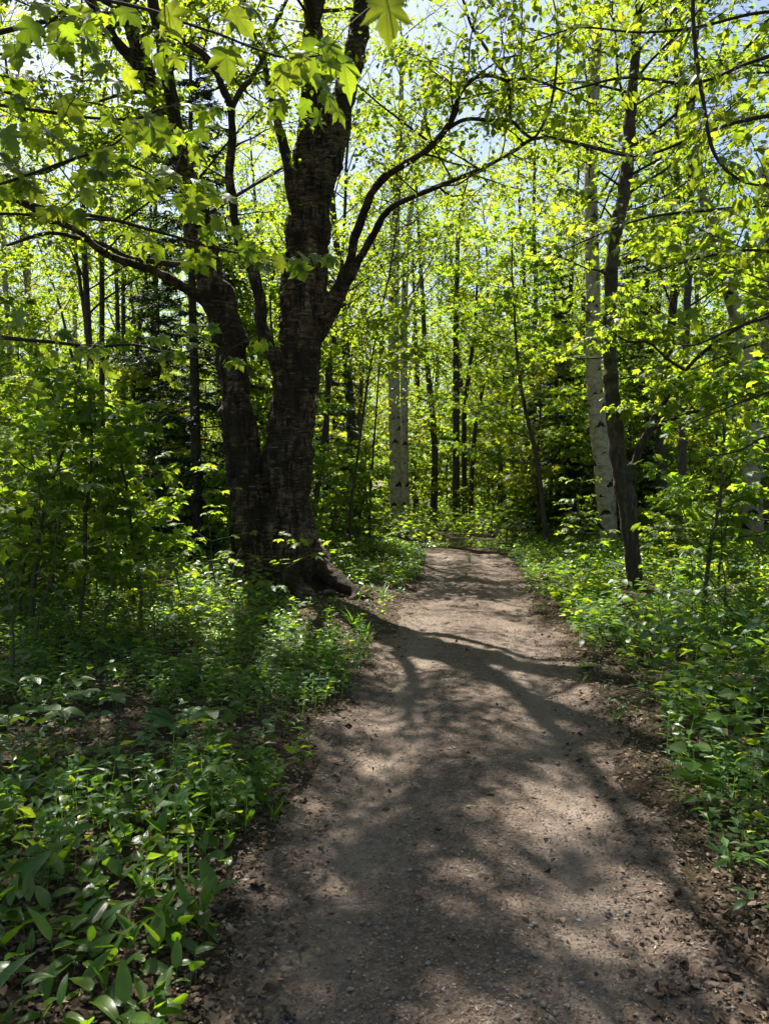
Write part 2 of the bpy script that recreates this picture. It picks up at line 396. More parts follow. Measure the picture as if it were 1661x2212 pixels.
def paper_birch_mat():
    m, nt, out = new_mat('paper_birch_bark')
    uv = attr(nt, 'buv', 'Vector')
    base = noise(nt, scaled(nt, uv, (5, 9, 1)), 1.0, 4.0)
    c = ramp(nt, base, [(0.25, (.20, .165, .10)), (0.5, (.37, .32, .21)), (0.8, (.54, .475, .34))])
    len_ = noise(nt, scaled(nt, uv, (9, 62, 1)), 1.0, 3.0, 0.6)
    c = mixc(nt, ramp(nt, len_, [(0.56, (0, 0, 0)), (0.63, (.85, .85, .85))]), c, (.06, .045, .032))
    # dark chevrons below old branch scars
    vo = nt.nodes.new('ShaderNodeTexVoronoi'); vo.voronoi_dimensions = '2D'; vo.inputs['Scale'].default_value = 1.0; vo.inputs['Randomness'].default_value = 0.9
    wuv = nt.nodes.new('ShaderNodeVectorMath'); wuv.operation = 'ADD'
    sc = scaled(nt, uv, (2.3, 2.1, 1)); nt.links.new(sc, wuv.inputs[0])
    nz = nt.nodes.new('ShaderNodeTexNoise'); nz.inputs['Scale'].default_value = 14; nt.links.new(uv, nz.inputs['Vector'])
    sub = nt.nodes.new('ShaderNodeVectorMath'); sub.operation = 'MULTIPLY_ADD'; nt.links.new(nz.outputs['Color'], sub.inputs[0])
    sub.inputs[1].default_value = (.22, .22, 0); sub.inputs[2].default_value = (-.11, -.11, 0); nt.links.new(sub.outputs[0], wuv.inputs[1])
    nt.links.new(wuv.outputs[0], vo.inputs['Vector'])
    d = nt.nodes.new('ShaderNodeVectorMath'); d.operation = 'SUBTRACT'; nt.links.new(wuv.outputs[0], d.inputs[0]); nt.links.new(vo.outputs['Position'], d.inputs[1])
    s = nt.nodes.new('ShaderNodeSeparateXYZ'); nt.links.new(d.outputs[0], s.inputs[0])
    ax = math_(nt, 'ABSOLUTE', s.outputs[0])
    yy = math_(nt, 'ABSOLUTE', math_(nt, 'ADD', s.outputs[1], math_(nt, 'MULTIPLY', ax, 0.55)))
    size = math_(nt, 'MULTIPLY_ADD', vo.outputs['Color'], 0.26, 0.0)
    arm = math_(nt, 'SUBTRACT', size, math_(nt, 'MULTIPLY', ax, 0.30))
    mark = math_(nt, 'MULTIPLY', math_(nt, 'SUBTRACT', arm, yy), 30.0, clamp=True)
    c = mixc(nt, mark, c, (.018, .015, .013))
    # rough dark bark near the foot
    sz = nt.nodes.new('ShaderNodeSeparateXYZ'); nt.links.new(uv, sz.inputs[0])
    foot = math_(nt, 'SUBTRACT', noise(nt, scaled(nt, uv, (6, 3, 1)), 1.0, 4.0), math_(nt, 'MULTIPLY', sz.outputs[1], 0.5))
    c = mixc(nt, ramp(nt, foot, [(0.25, (0, 0, 0)), (0.45, (.85, .85, .85))]), c, (.05, .042, .034))
    patch = noise(nt, scaled(nt, uv, (2.2, 1.2, 1)), 1.0, 4.0)
    c = mixc(nt, ramp(nt, patch, [(0.57, (0, 0, 0)), (0.66, (.85, .85, .85))]), c, (.10, .08, .058))
    h = math_(nt, 'SUBTRACT', len_, math_(nt, 'MULTIPLY', mark, 0.8))
    principled(nt, out, c, 0.75, bump(nt, h, 0.5, 0.02), 0.3); return m
M['paper_birch'] = paper_birch_mat()

def ground_mat():
    m, nt, out = new_mat('forest_floor_litter')
    tc = nt.nodes.new('ShaderNodeTexCoord').outputs['Object']
    big = noise(nt, tc, 0.7, 4.0); fine = noise(nt, tc, 24.0, 5.0, 0.7, 0.8)
    vo = nt.nodes.new('ShaderNodeTexVoronoi'); vo.inputs['Scale'].default_value = 17; nt.links.new(tc, vo.inputs['Vector'])
    c = ramp(nt, fine, [(0.3, (.022, .015, .010)), (0.55, (.06, .042, .028)), (0.8, (.13, .095, .066))])
    bw = nt.nodes.new('ShaderNodeRGBToBW'); nt.links.new(vo.outputs['Color'], bw.inputs[0]); c2 = mixc(nt, 0.6, c, ramp(nt, bw.outputs[0], [(0.2, (.35, .32, .3)), (0.8, (1.3, 1.2, 1.1))]), 'MULTIPLY')
    c = mixc(nt, ramp(nt, big, [(0.45, (0, 0, 0)), (0.65, (.5, .5, .5))]), c2, (.035, .04, .016))
    principled(nt, out, c, 0.95, bump(nt, fine, 0.9, 0.03), 0.15); return m
M['ground'] = ground_mat()

def path_mat():
    m, nt, out = new_mat('trodden_gravel_path')
    tc = nt.nodes.new('ShaderNodeTexCoord').outputs['Object']
    big = noise(nt, tc, 0.9, 5.0, 0.6, 0.4); mid = noise(nt, tc, 11.0, 5.0, 0.7); fine = noise(nt, tc, 75.0, 4.0, 0.75)
    grit = nt.nodes.new('ShaderNodeTexVoronoi'); grit.inputs['Scale'].default_value = 70; nt.links.new(tc, grit.inputs['Vector'])
    c = ramp(nt, mid, [(0.30, (.076, .055, .041)), (0.5, (.146, .110, .086)), (0.72, (.23, .177, .141))])
    c = mixc(nt, ramp(nt, big, [(0.35, (.55, .55, .55)), (0.6, (0, 0, 0))]), c, (.10, .072, .055))
    c = mixc(nt, ramp(nt, fine, [(0.38, (.7, .7, .7)), (0.52, (0, 0, 0))]), c, (.055, .04, .031))
    bw = nt.nodes.new('ShaderNodeRGBToBW'); nt.links.new(grit.outputs['Color'], bw.inputs[0]); c = mixc(nt, 0.6, c, ramp(nt, bw.outputs[0], [(0.2, (.5, .5, .5)), (0.8, (1.25, 1.25, 1.25))]), 'MULTIPLY')
    c = mixc(nt, math_(nt, 'MULTIPLY', attr(nt, 'rnd'), 0.55, clamp=True), c, (.20, .158, .127))
    h = math_(nt, 'ADD', math_(nt, 'MULTIPLY', fine, 0.5), math_(nt, 'ADD', math_(nt, 'MULTIPLY', grit.outputs['Distance'], 0.5), mid))
    principled(nt, out, c, 0.93, bump(nt, h, 0.7, 0.02), 0.2); return m
M['path'] = path_mat()

def var_mat(name, stops, rough=0.85, spec=0.25, ns=30.0):
    m, nt, out = new_mat(name)
    oi = nt.nodes.new('ShaderNodeObjectInfo')
    r = math_(nt, 'FRACT', math_(nt, 'ADD', attr(nt, 'rnd'), oi.outputs['Random']))
    c = ramp(nt, r, stops); tc = nt.nodes.new('ShaderNodeTexCoord').outputs['Object']
    z = noise(nt, tc, ns, 3.0)
    c = mixc(nt, 0.5, c, ramp(nt, z, [(0.3, (.45, .45, .45)), (0.7, (1, 1, 1))]), 'MULTIPLY')
    principled(nt, out, c, rough, bump(nt, z, 0.3, 0.005), spec); return m
M['pebble'] = var_mat('pebble_stone', [(0, (.16, .15, .14)), (.3, (.24, .215, .19)), (.6, (.17, .165, .165)), (.8, (.34, .32, .29)), (1, (.22, .18, .145))])
M['chip'] = var_mat('wood_chip', [(0, (.05, .034, .024)), (.35, (.10, .068, .048)), (.7, (.17, .12, .085)), (.92, (.27, .21, .15)), (1, (.42, .36, .26))])
M['dead_leaf'] = var_mat('dead_leaf', [(0, (.045, .028, .018)), (.35, (.085, .055, .036)), (.7, (.145, .098, .066)), (.9, (.23, .165, .115)), (1, (.30, .24, .18))])
M['petal_yellow'] = var_mat('dandelion_petal', [(0, (.80, .42, .01)), (1, (.85, .50, .015))], 0.6)
M['white_petal'] = var_mat('white_petal', [(0, (.78, .78, .72)), (1, (.8, .8, .76))], 0.6)

# ------------------------------------------------------------------ ground and path
def path_x(y):
    y = np.asarray(y, float); return 0.112 * y - 0.075 * np.clip(y - 17.0, 0, None) ** 2
def half_w(y): return 1.0 - 0.16 * (1 - sstep(2.0, 3.6, np.asarray(y, float))) + 0.0 * np.asarray(y)
TREE = np.array([-1.42, 11.2])
def base_h(x, y):
    x = np.asarray(x, float); y = np.asarray(y, float)
    dx = x - path_x(y); a = np.abs(dx)
    t = sstep(0.75, 1.7, a)
    h = 0.05 * t + 0.03 * t * (dx < 0) - 0.03 * np.exp(-((a - 0.62) / 0.3) ** 2)
    h = h + (n2(x, y, 0.55, 3.1) - 0.5) * 0.14 * t + (n2(x, y, 2.6, 8.7) - 0.5) * 0.035
    far = sstep(25, 70, np.hypot(x, y)); h = h + far * (n2(x, y, 0.03, 5.0) - 0.35) * 1.6
    h = h + 0.02 * np.exp(-(((x - TREE[0]) / 1.2) ** 2 + ((y - TREE[1]) / 1.2) ** 2))
    return h
def gz(x, y): return float(base_h(np.array([x]), np.array([y]))[0])

def axis_sinh(lo, hi, c, n, k):
    t = np.linspace(np.arcsinh((lo - c) / k), np.arcsinh((hi - c) / k), n); return c + k * np.sinh(t)
xs = axis_sinh(-260, 260, 0.6, 300, 3.2); ys = axis_sinh(-160, 420, 3.0, 330, 4.5)
X, Y = np.meshgrid(xs, ys, indexing='xy')
A = np.abs(X - path_x(Y)); onp = (Y > -12) & (Y < 19.3)
Z = base_h(X, Y) - np.where(onp, 0.05 * (1 - sstep(0.62, 0.86, A)), 0)
ii, jj = np.meshgrid(np.arange(len(ys) - 1), np.arange(len(xs) - 1), indexing='ij'); w = len(xs)
Fq = np.stack([ii * w + jj, ii * w + jj + 1, (ii + 1) * w + jj + 1, (ii + 1) * w + jj], -1).reshape(-1, 4)
ground = obj('ground', raw_mesh('ground', np.stack([X, Y, Z], -1).reshape(-1, 3), [], [Fq], M['ground']), kind='structure')
tag(ground, 'brown leaf littered forest floor on both sides of the path')

py_ = np.concatenate([np.linspace(-10, 1.6, 60)[:-1], 1.6 + (np.linspace(0, 1, 340) ** 1.6) * 24.6]); px_ = np.linspace(-1.35, 1.35, 80)
TX, TY = np.meshgrid(px_, py_, indexing='xy'); WX = TX + path_x(TY)
edge = half_w(TY) + (n2(WX, TY, 1.6, 21.0) - 0.5) * 0.5 + (n2(WX, TY, 6.0, 4.0) - 0.5) * 0.2
PZ = base_h(WX, TY) + 0.008 + (n2(WX, TY, 14.0, 2.2) - 0.5) * 0.016 + (n2(WX, TY, 3.5, 12.2) - 0.5) * 0.03 - 0.09 * sstep(-0.12, 0.22, np.abs(TX) - edge) - 0.12 * sstep(19.0, 20.2, TY + (n2(WX, TY, 1.2, 33.0) - .5) * 1.2)
w = len(px_); ii, jj = np.meshgrid(np.arange(len(py_) - 1), np.arange(w - 1), indexing='ij')
Fq = np.stack([ii * w + jj, ii * w + jj + 1, (ii + 1) * w + jj + 1, (ii + 1) * w + jj], -1).reshape(-1, 4)
rut = np.exp(-((np.abs(TX + (n2(TX * 0, TY, .4, 6.0) - .5) * .3) - .5) / .2) ** 2) * (.5 + n2(WX, TY, 1.3, 9.0))
path = obj('path', raw_mesh('path', np.stack([WX, TY, PZ - .012 * rut], -1).reshape(-1, 3), [], [Fq], M['path'], None, rut.ravel()), kind='structure')
tag(path, 'trodden brown gravel forest path with wood chips and dappled light')

# ------------------------------------------------------------------ branches and trees
def grow(p, d, L, n, wander, up, rng):
    out = [np.asarray(p, float)]; d = unit(d); step = L / n
    for i in range(n):
        d = unit(d + rng.normal(0, wander, 3) + np.array([0, 0, up])); out.append(out[-1] + d * step)
    return np.array(out)
def at(poly, t):
    u = np.clip(t, 0, 1) * (len(poly) - 1); i = min(int(u), len(poly) - 2); f = u - i
    return poly[i] * (1 - f) + poly[i + 1] * f, unit(poly[i + 1] - poly[i])

def leaf_cloud(leaves, poly, rng, m, reach, flat, size, hang=0.35, tilt=0.55):
    """m leaves on unseen twigs around a small branch."""
    u = rng.random(m) * (len(poly) - 1); i = np.minimum(u.astype(int), len(poly) - 2); f = (u - i)[:, None]
    p = poly[i] * (1 - f) + poly[i + 1] * f
    d = rng.normal(0, 1, (m, 3)); d[:, 2] *= flat; d = unit(d); d[:, 2] *= flat if flat < 1 else 1
    p = p + d * (reach * rng.random(m) ** 0.8)[:, None]
    y = unit(d + unit(poly[-1] - poly[0]) * 0.4 + np.array([0, 0, -hang])); y = y + rng.normal(0, 0.35, (m, 3))
    nrm = np.array([0, 0, 1.0]) + rng.normal(0, tilt, (m, 3))
    leaves.add(p, y, nrm, size * (0.5 + 0.8 * rng.random(m)))

def foliate(geo, leaves, poly, r_of, rng, t0, t1, n, L, elev, sec, per, reach, flat, size, up=0.03, taper=0.45, az0=None, hang=0.35):
    az = rng.random() * 6.28 if az0 is None else az0
    for i in range(n):
        t = t0 + (t1 - t0) * (i + rng.random() * 0.8) / n
        p, tan = at(poly, t); az += 2.4 + rng.normal(0, 0.35)
        side = np.array([math.cos(az), math.sin(az), 0.0]); side = unit(side - tan * side.dot(tan) * 0.6)
        d = side * math.cos(elev) + np.array([0, 0, math.sin(elev)]) + tan * 0.15
        Lp = L * (0.6 + 0.7 * rng.random()) * (1 - taper * (t - t0) / max(t1 - t0, 1e-3))
        pl = grow(p, d, Lp, 6, 0.13, up, rng); r = min(r_of(t) * 0.5, 0.008 * Lp + 0.004)
        geo.tube(pl, r * np.linspace(1, 0.28, 7), 5, cap=False)
        for j in range(sec):
            tt = 0.22 + 0.78 * (j + rng.random()) / sec
            q, tn = at(pl, tt); s = np.cross(tn, [0, 0, 1.0]) * (1 if (j % 2) else -1)
            d2 = unit(s) * 0.8 + tn * 0.7 + rng.normal(0, 0.18, 3)
            L2 = Lp * (0.28 + 0.3 * rng.random()) * (1.1 - 0.5 * tt)
            p2 = grow(q, d2, L2, 3, 0.12, up, rng)
            geo.tube(p2, r * 0.4 * np.linspace(1, 0.35, 4), 3, cap=False)
            leaf_cloud(leaves, p2, rng, per, reach, flat, size, hang)
        leaf_cloud(leaves, pl[3:], rng, per * 2, reach, flat, size, hang)

def decid_variant(seed, H, r0, base_t, n, L, elev, sec, per, reach, flat, size, tpl, leafm, barkm, wander=0.035, lean=(0, 0)):
    rng = np.random.default_rng(seed)
    tr = grow((0, 0, -0.15), (lean[0], lean[1], 1), H, 14, wander, 0.03, rng); tr[0] = (0, 0, -0.15)
    R = r0 * (1 - np.linspace(0, 1, 15)) ** 0.75 + 0.008; R[0] *= 1.35
    g = Geo(); fine = resample(tr, 40); g.tube(fine, np.interp(np.linspace(0, 1, 40), np.linspace(0, 1, 15), R), 10)
    gl = Geo(); lv = Leaves()
    foliate(gl, lv, tr, lambda t: r0 * (1 - t) ** 0.75 + 0.01, rng, base_t, 0.98, n, L, elev, sec, per, reach, flat, size)
    gc = Geo(); lv.fill(gc, tpl, rng)
    return dict(trunk=g.mesh('trunk', barkm), limbs=gl.mesh('limbs', barkm), crown=gc.mesh('crown', leafm, False), H=H)

def plant_tree(var, name, label, cat, loc, rz, s, group=None):
    t = thing(name, label, cat, loc, rz, group, s)
    obj('trunk', var['trunk'], t); obj('limbs', var['limbs'], t, kind='stuff'); obj('crown', var['crown'], t, kind='stuff')
    return t

rs = np.random.default_rng(11)
V_TALL = [decid_variant(100 + i, H, r, b, n, L, e, 6, per, .32, .32, sz, T_OV if i % 2 else T_MAPLE_L, M[lm], M[bk], lean=ln)
          for i, (H, r, b, n, L, e, per, sz, lm, bk, ln) in enumerate([
              (17, .15, .17, 38, 3.1, .55, 16, .11, 'leaf_mid', 'bark_grey', (0, 0)),
              (19, .17, .22, 42, 3.3, .65, 20, .105, 'leaf_maple', 'bark_dark', (.03, 0)),
              (15, .11, .15, 34, 2.6, .45, 17, .11, 'leaf_maple', 'bark_grey', (-.04, .02)),
              (18, .14, .26, 34, 3.0, .60, 20, .10, 'leaf_mid', 'bark_dark', (0, .03)),
              (16, .12, .17, 36, 2.7, .5, 17, .11, 'leaf_gold', 'bark_grey', (.05, -.02))])]
V_WIDE = [decid_variant(150, 13.5, .16, .40, 22, 4.3, .30, 5, 62, .26, .5, .105, T_MAPLE_L, M['leaf_maple'], M['bark_dark']),
          decid_variant(151, 14.5, .17, .46, 30, 4.2, .35, 5, 62, .30, .5, .10, T_OV, M['leaf_mid'], M['bark_grey'])]  # wide crowns made for the added off-frame shade trees
V_UNDER = [decid_variant(200 + i, H, r, b, n, L, e, 5, per, .30, .22, sz, T_MAPLE_L, M[lm], M['bark_grey'], 0.06)
           for i, (H, r, b, n, L, e, per, sz, lm) in enumerate([
               (6.5, .045, .22, 22, 1.9, .18, 18, .12, 'leaf_maple'),
               (5.0, .035, .18, 18, 1.6, .12, 18, .12, 'leaf_gold'),
               (8.0, .06, .25, 26, 2.1, .22, 18, .115, 'leaf_mid')])]
V_SAP = [decid_variant(300 + i, H, r, b, n, L, e, 3, per, .16, .25, sz, T_MAPLE_L, M[lm], M['bark_green'], 0.05)
         for i, (H, r, b, n, L, e, per, sz, lm) in enumerate([
             (1.6, .011, .25, 11, .6, .25, 9, .10, 'leaf_maple'),
             (2.4, .015, .25, 15, .8, .25, 9, .105, 'leaf_mid'),
             (1.1, .008, .3, 8, .5, .2, 8, .095, 'leaf_maple'),
             (3.2, .02, .25, 17, 1.0, .25, 9, .11, 'leaf_mid')])]

def conifer_variant(seed, H, r0, L, droop, n, dead=10):
    rng = np.random.default_rng(seed)
    tr = grow((0, 0, -0.15), (0, 0, 1), H, 12, 0.012, 0.05, rng)
    g = Geo(); g.tube(resample(tr, 30), r0 * (1 - np.linspace(0, 1, 30)) ** 0.8 + 0.01, 10)
    gl = Geo(); lv = Leaves(); az = 0.0
    for i in range(n):
        t = 0.04 + 0.94 * (i + rng.random()) / n
        p, _ = at(tr, t); az += 2.4 + rng.normal(0, .3); Lb = L * (1.05 - t) ** 0.8 * (0.65 + 0.5 * rng.random())
        d = np.array([math.cos(az), math.sin(az), 0.12 - droop * (1 - t)])
        pl = grow(p, d, Lb, 7, 0.06, 0.02 - droop * 0.07, rng)
        gl.tube(pl, (0.006 + 0.006 * Lb) * np.linspace(1, .25, 8), 4, cap=False)
        for j in range(int(9 + 7 * Lb)):
            tt = 0.18 + 0.82 * (j + rng.random()) / (9 + 7 * Lb)
            q, tn = at(pl, tt); sd = 1 if j % 2 else -1
            s = unit(np.cross(tn, [0, 0, 1.0])) * sd
            l2 = (0.30 * Lb + .12) * (1.15 - tt) * (0.7 + 0.6 * rng.random())
            p2 = grow(q, s * 0.8 + tn * 0.75 + rng.normal(0, .12, 3), l2, 3, .08, -0.06, rng)
            m = int(l2 * 60) + 6; u = rng.random(m) * 3; k = np.minimum(u.astype(int), 2); f = (u - k)[:, None]
            pp = p2[k] * (1 - f) + p2[k + 1] * f
            tn2 = unit(p2[-1] - p2[0]); ss = np.cross(tn2, [0, 0, 1.0])
            sg = np.where(rng.random(m) < .5, -1, 1)[:, None]
            lv.add(pp, tn2 * 0.8 + ss * sg * 0.7 + rng.normal(0, .22, (m, 3)) + np.array([0, 0, -.12]), np.array([0, 0, 1.0]) + rng.normal(0, .4, (m, 3)), 0.09 + .07 * rng.random(m))
    gd = Geo()
    for i in range(dead):
        t = 0.03 + 0.4 * rng.random(); p, _ = at(tr, t); a = rng.random() * 6.28
        gd.tube(grow(p, (math.cos(a), math.sin(a), .1), .6 + .9 * rng.random(), 6, .2, 0, rng), .008 * np.linspace(1, .25, 7), 4, cap=False)
    gn = Geo(); tpl = (np.array([(-.09, 0, 0), (.09, 0, 0), (.05, 1, -.05), (-.05, 1, -.05)], float), np.array([(0, 1, 2), (0, 2, 3)]), np.zeros((4, 2)))
    lv.fill(gn, tpl, rng)
    return dict(trunk=g.mesh('trunk', M['bark_grey']), limbs=gl.mesh('limbs', M['bark_twig']), crown=gn.mesh('crown', M['needle'], False), dead=gd.mesh('dead_branches', M['bark_dead']), H=H)
V_CON = [conifer_variant(401, 13.0, .13, 2.5, .28, 120), conifer_variant(402, 10.0, .10, 2.0, .5, 96)]

# ------------------------------------------------------------------ the big two-stemmed birch beside the path
def trace(pts, d0=None):
    """[(px, py, width_px[, d])] -> world polyline and radii."""
    P, R = [], []
    for q in pts:
        d = q[3] if len(q) > 3 else d0
        P.append(pix(q[0], q[1], d)); R.append(q[2] * 0.5 * d / F_PX)
    return np.array(P), np.array(R)

def smooth_trace(pts, d0=None, n=None, rough=1.0):
    P, R = trace(pts, d0); n = n or len(P) * 6
    Q = resample(np.column_stack([P, R]), n); R = np.maximum(Q[:, 3], 0.003)
    a = 0.30 * rough * np.minimum(R, .06)[:, None]; q = Q[:, :3]
    J = np.stack([vnoise(q * 5.5 + k * 31.7) - .5 for k in range(3)], -1) * 2
    return q + J * a, R * (1 + rough * (0.25 * vnoise(q * 7 + 5) - .1))

def merged_wood(tubes, voxel, mat, amp, name='trunk', seed=0.0, origin=np.zeros(3), strata=True):
    """Union of thick tubes as one smooth bark surface with real relief."""
    g = Geo()
    for P, R in tubes: g.tube(P, R, 20)
    me = g.mesh('wood_source', mat); o = bpy.data.objects.new('wood_source', me); COL.objects.link(o)
    md = o.modifiers.new('union', 'REMESH'); md.mode = 'VOXEL'; md.voxel_size = voxel; md.use_smooth_shade = True
    dg = bpy.context.evaluated_depsgraph_get(); ev = o.evaluated_get(dg); em = ev.to_mesh()
    nv = len(em.vertices); V = np.zeros(nv * 3, np.float32); em.vertices.foreach_get('co', V); V = V.reshape(-1, 3).astype(float)
    Nn = np.zeros(nv * 3, np.float32); em.vertices.foreach_get('normal', Nn); Nn = Nn.reshape(-1, 3).astype(float)
    npoly = len(em.polygons); lt = np.zeros(npoly, np.int32); em.polygons.foreach_get('loop_total', lt)
    li = np.zeros(len(em.loops), np.int32); em.loops.foreach_get('vertex_index', li)
    ev.to_mesh_clear(); bpy.data.objects.remove(o); bpy.data.meshes.remove(me)
    st = np.concatenate([[0], np.cumsum(lt)[:-1]])
    f4 = np.stack([li[st[lt == 4] + k] for k in range(4)], -1); f3 = np.stack([li[st[lt == 3] + k] for k in range(3)], -1) if (lt == 3).any() else np.zeros((0, 3), int)
    # two rounds of smoothing along edges
    e = np.concatenate([f4[:, [0, 1]], f4[:, [1, 2]], f4[:, [2, 3]], f4[:, [3, 0]]])
    for _ in range(3):
        acc = np.zeros_like(V); cnt = np.zeros(nv)
        np.add.at(acc, e[:, 0], V[e[:, 1]]); np.add.at(cnt, e[:, 0], 1)
        V = 0.4 * V + 0.6 * acc / np.maximum(cnt, 1)[:, None]
    S = np.concatenate([p for p, _ in tubes]); SR = np.concatenate([r for _, r in tubes])
    rad = np.zeros(nv)
    for k in range(0, nv, 4000):
        dd = ((V[k:k + 4000, None, :] - S[None]) ** 2).sum(-1); rad[k:k + 4000] = SR[dd.argmin(1)]
    sc = np.clip(rad / 0.30, 0.12, 1.0)
    ridge = 1 - np.abs(fbm(V * [7.5, 7.5, 1.1] + seed, 3) - 0.5) * 4
    plate = fbm(V * [5, 5, 11] + seed + 9, 3) - 0.5; lump = fbm(V * 2.2 + seed, 2) - 0.5
    curl = np.maximum(0, fbm(V * [4, 4, 30] + seed + 3, 2) - 0.52) if strata else 0
    dsp = amp * (-0.75 * np.clip(ridge, 0, 1) ** 3 + 0.8 * plate + 1.6 * lump + 1.2 * curl) * sc
    V = V + Nn * dsp[:, None]
    uv = np.column_stack([np.arctan2(V[:, 0] - S[0, 0], -(V[:, 1] - S[0, 1])) * 0.2, V[:, 2]])
    return raw_mesh(name, V - origin, [f3] if len(f3) else [], [f4], mat, uv, np.zeros(nv))

rng = np.random.default_rng(5)
D = 11.2
BIRCH_O = np.array([TREE[0], TREE[1], gz(*TREE) - 0.02])
stem_r = [(640, 1330, 215), (640, 1270, 180), (630, 1205, 148), (622, 1130, 122), (620, 1050, 108), (624, 980, 106), (630, 900, 104), (643, 800, 102), (650, 700, 101), (656, 600, 99),
          (664, 500, 98), (672, 430, 100), (680, 380, 98)]
fork_l = [(676, 430, 78), (668, 340, 66), (672, 250, 60, 11.1), (677, 150, 54, 11.0), (677, 50, 48, 10.9), (680, -60, 44, 10.8), (690, -260, 38, 10.6), (700, -520, 28, 10.4), (705, -800, 14, 10.3)]
fork_r = [(684, 430, 78), (708, 330, 72), (733, 240, 62, 11.3), (758, 150, 54, 11.4), (775, 60, 48, 11.5), (795, -60, 42, 11.6), (840, -280, 34, 11.8), (890, -560, 22, 12.0), (920, -800, 12, 12.2)]
stem_l = [(568, 1330, 150), (560, 1265, 118), (548, 1180, 98), (540, 1100, 92), (532, 1030, 88), (522, 960, 80), (512, 880, 72, 11.15), (502, 790, 70, 11.1), (487, 700, 72, 11.05),
          (468, 640, 76, 11.0), (448, 580, 74, 11.0), (434, 510, 64, 10.95), (415, 425, 58, 10.9), (393, 345, 54, 10.8), (358, 250, 46, 10.7), (320, 160, 40, 10.6), (288, 80, 36, 10.5), (262, -20, 34, 10.4), (225, -200, 28, 10.2), (180, -430, 18, 10.0), (150, -600, 8, 9.9)]
fork_ll = [(325, 175, 34, 10.6), (270, 110, 28, 10.4), (220, 45, 24, 10.2), (165, -60, 20, 10.0), (90, -200, 12, 9.8)]
limb_left = [(480, 680, 40, 11.0), (450, 655, 30, 10.9), (400, 621, 25, 10.7), (325, 584, 22, 10.3), (235, 551, 20, 9.9), (170, 500, 18, 9.6), (100, 465, 15, 9.3), (50, 440, 13, 9.0), (0, 415, 11, 8.8), (-90, 385, 8, 8.5)]
limb_left2 = [(445, 590, 22, 10.9), (415, 576, 15, 10.7), (350, 566, 13, 10.4), (280, 556, 11, 10.2), (225, 530, 10, 10.0), (160, 512, 9, 9.8), (100, 505, 8, 9.6), (15, 530, 6, 9.3)]
limb_s = [(630, 900, 44, 10.95), (615, 855, 38, 10.85), (600, 791, 34, 10.75), (580, 741, 31, 10.65), (566, 700, 29, 10.6), (564, 656, 28, 10.55), (550, 601, 27, 10.5), (530, 555, 25, 10.4), (514, 510, 24, 10.3),
          (504, 450, 23, 10.2), (496, 375, 22, 10.1), (500, 300, 22, 10.0), (499, 240, 21, 9.9), (482, 190, 19, 9.8), (464, 145, 17, 9.7), (432, 112, 15, 9.6), (380, 80, 13, 9.5), (300, 55, 9, 9.4), (215, 52, 6, 9.3)]
limb_s2 = [(500, 235, 14, 9.95), (520, 195, 12, 10.0), (545, 165, 11, 10.1), (570, 120, 9, 10.2), (590, 60, 8, 10.3), (620, 0, 7, 10.4), (650, -60, 5, 10.5)]
limb_m = [(650, 470, 36, 11.0), (632, 425, 27, 10.8), (620, 350, 24, 10.7), (604, 275, 22, 10.6), (585, 200, 20, 10.5), (574, 150, 18, 10.4), (552, 90, 16, 10.3), (528, 20, 14, 10.2), (510, -80, 10, 10.1)]
limb_r1 = [(672, 720, 40, 11.1), (694, 680, 33, 10.95), (715, 648, 30, 10.8), (740, 600, 27, 10.6), (756, 560, 24, 10.45), (765, 520, 22, 10.3), (780, 475, 21, 10.15), (800, 425, 20, 10.0), (828, 385, 19, 9.85), (880, 350, 15, 9.65),
           (930, 315, 14, 9.45), (965, 275, 13, 9.3), (985, 240, 12, 9.15), (990, 210, 11, 9.05), (1012, 177, 10, 8.95), (1050, 162, 8, 8.8), (1095, 172, 7, 8.65), (1150, 172, 6, 8.5), (1200, 190, 5, 8.3), (1280, 225, 3, 8.0)]
limb_r2 = [(680, 735, 40, 11.25), (702, 700, 34, 11.2), (725, 655, 31, 11.1), (746, 612, 28, 11.0), (770, 572, 25, 10.9), (795, 530, 21, 10.75), (815, 490, 19, 10.6), (840, 452, 16, 10.45), (880, 430, 12, 10.3), (930, 410, 11, 10.1), (980, 388, 10, 9.9),
           (1045, 362, 9, 9.7), (1105, 330, 8, 9.5), (1150, 300, 7, 9.3), (1205, 300, 6, 9.1), (1290, 318, 4, 8.9), (1380, 337, 3, 8.7)]
limb_r3 = [(966, 278, 9, 9.3), (1005, 258, 8, 9.2), (1060, 260, 8, 9.1), (1105, 262, 8, 9.0), (1130, 285, 7, 9.0), (1155, 295, 6, 9.0), (1185, 240, 6, 9.0), (1200, 160, 5, 9.0), (1205, 60, 4, 9.0), (1190, -20, 3, 9.0)]
limb_r4 = [(1000, 0, 5, 8.9), (1020, 60, 6, 8.9), (1060, 120, 7, 8.85), (1095, 172, 8, 8.7), (1103, 262, 7, 8.9)]
root_a = [(650, 1175, 70, 11.05), (690, 1220, 62, 10.85), (725, 1252, 48, 10.6), (755, 1272, 36, 10.45), (785, 1288, 26, 10.35), (812, 1303, 14, 10.3)]
root_b = [(600, 1210, 60, 10.9), (640, 1262, 48, 10.55), (672, 1298, 34, 10.25), (692, 1330, 22, 10.0)]
root_c = [(550, 1230, 70, 10.95), (528, 1280, 44, 10.7), (500, 1315, 26, 10.5)]
root_d = [(755, 1270, 26, 10.45), (765, 1290, 20, 10.3), (740, 1297, 14, 10.2)]
shade_limb_a = [(393, 345, 30, 10.8), (360, 150, 26, 9.8), (320, -80, 22, 8.8), (310, -320, 17, 7.9), (340, -560, 10, 7.1), (380, -760, 5, 6.6)]  # added forward limbs, mostly above the frame, to shade the near path
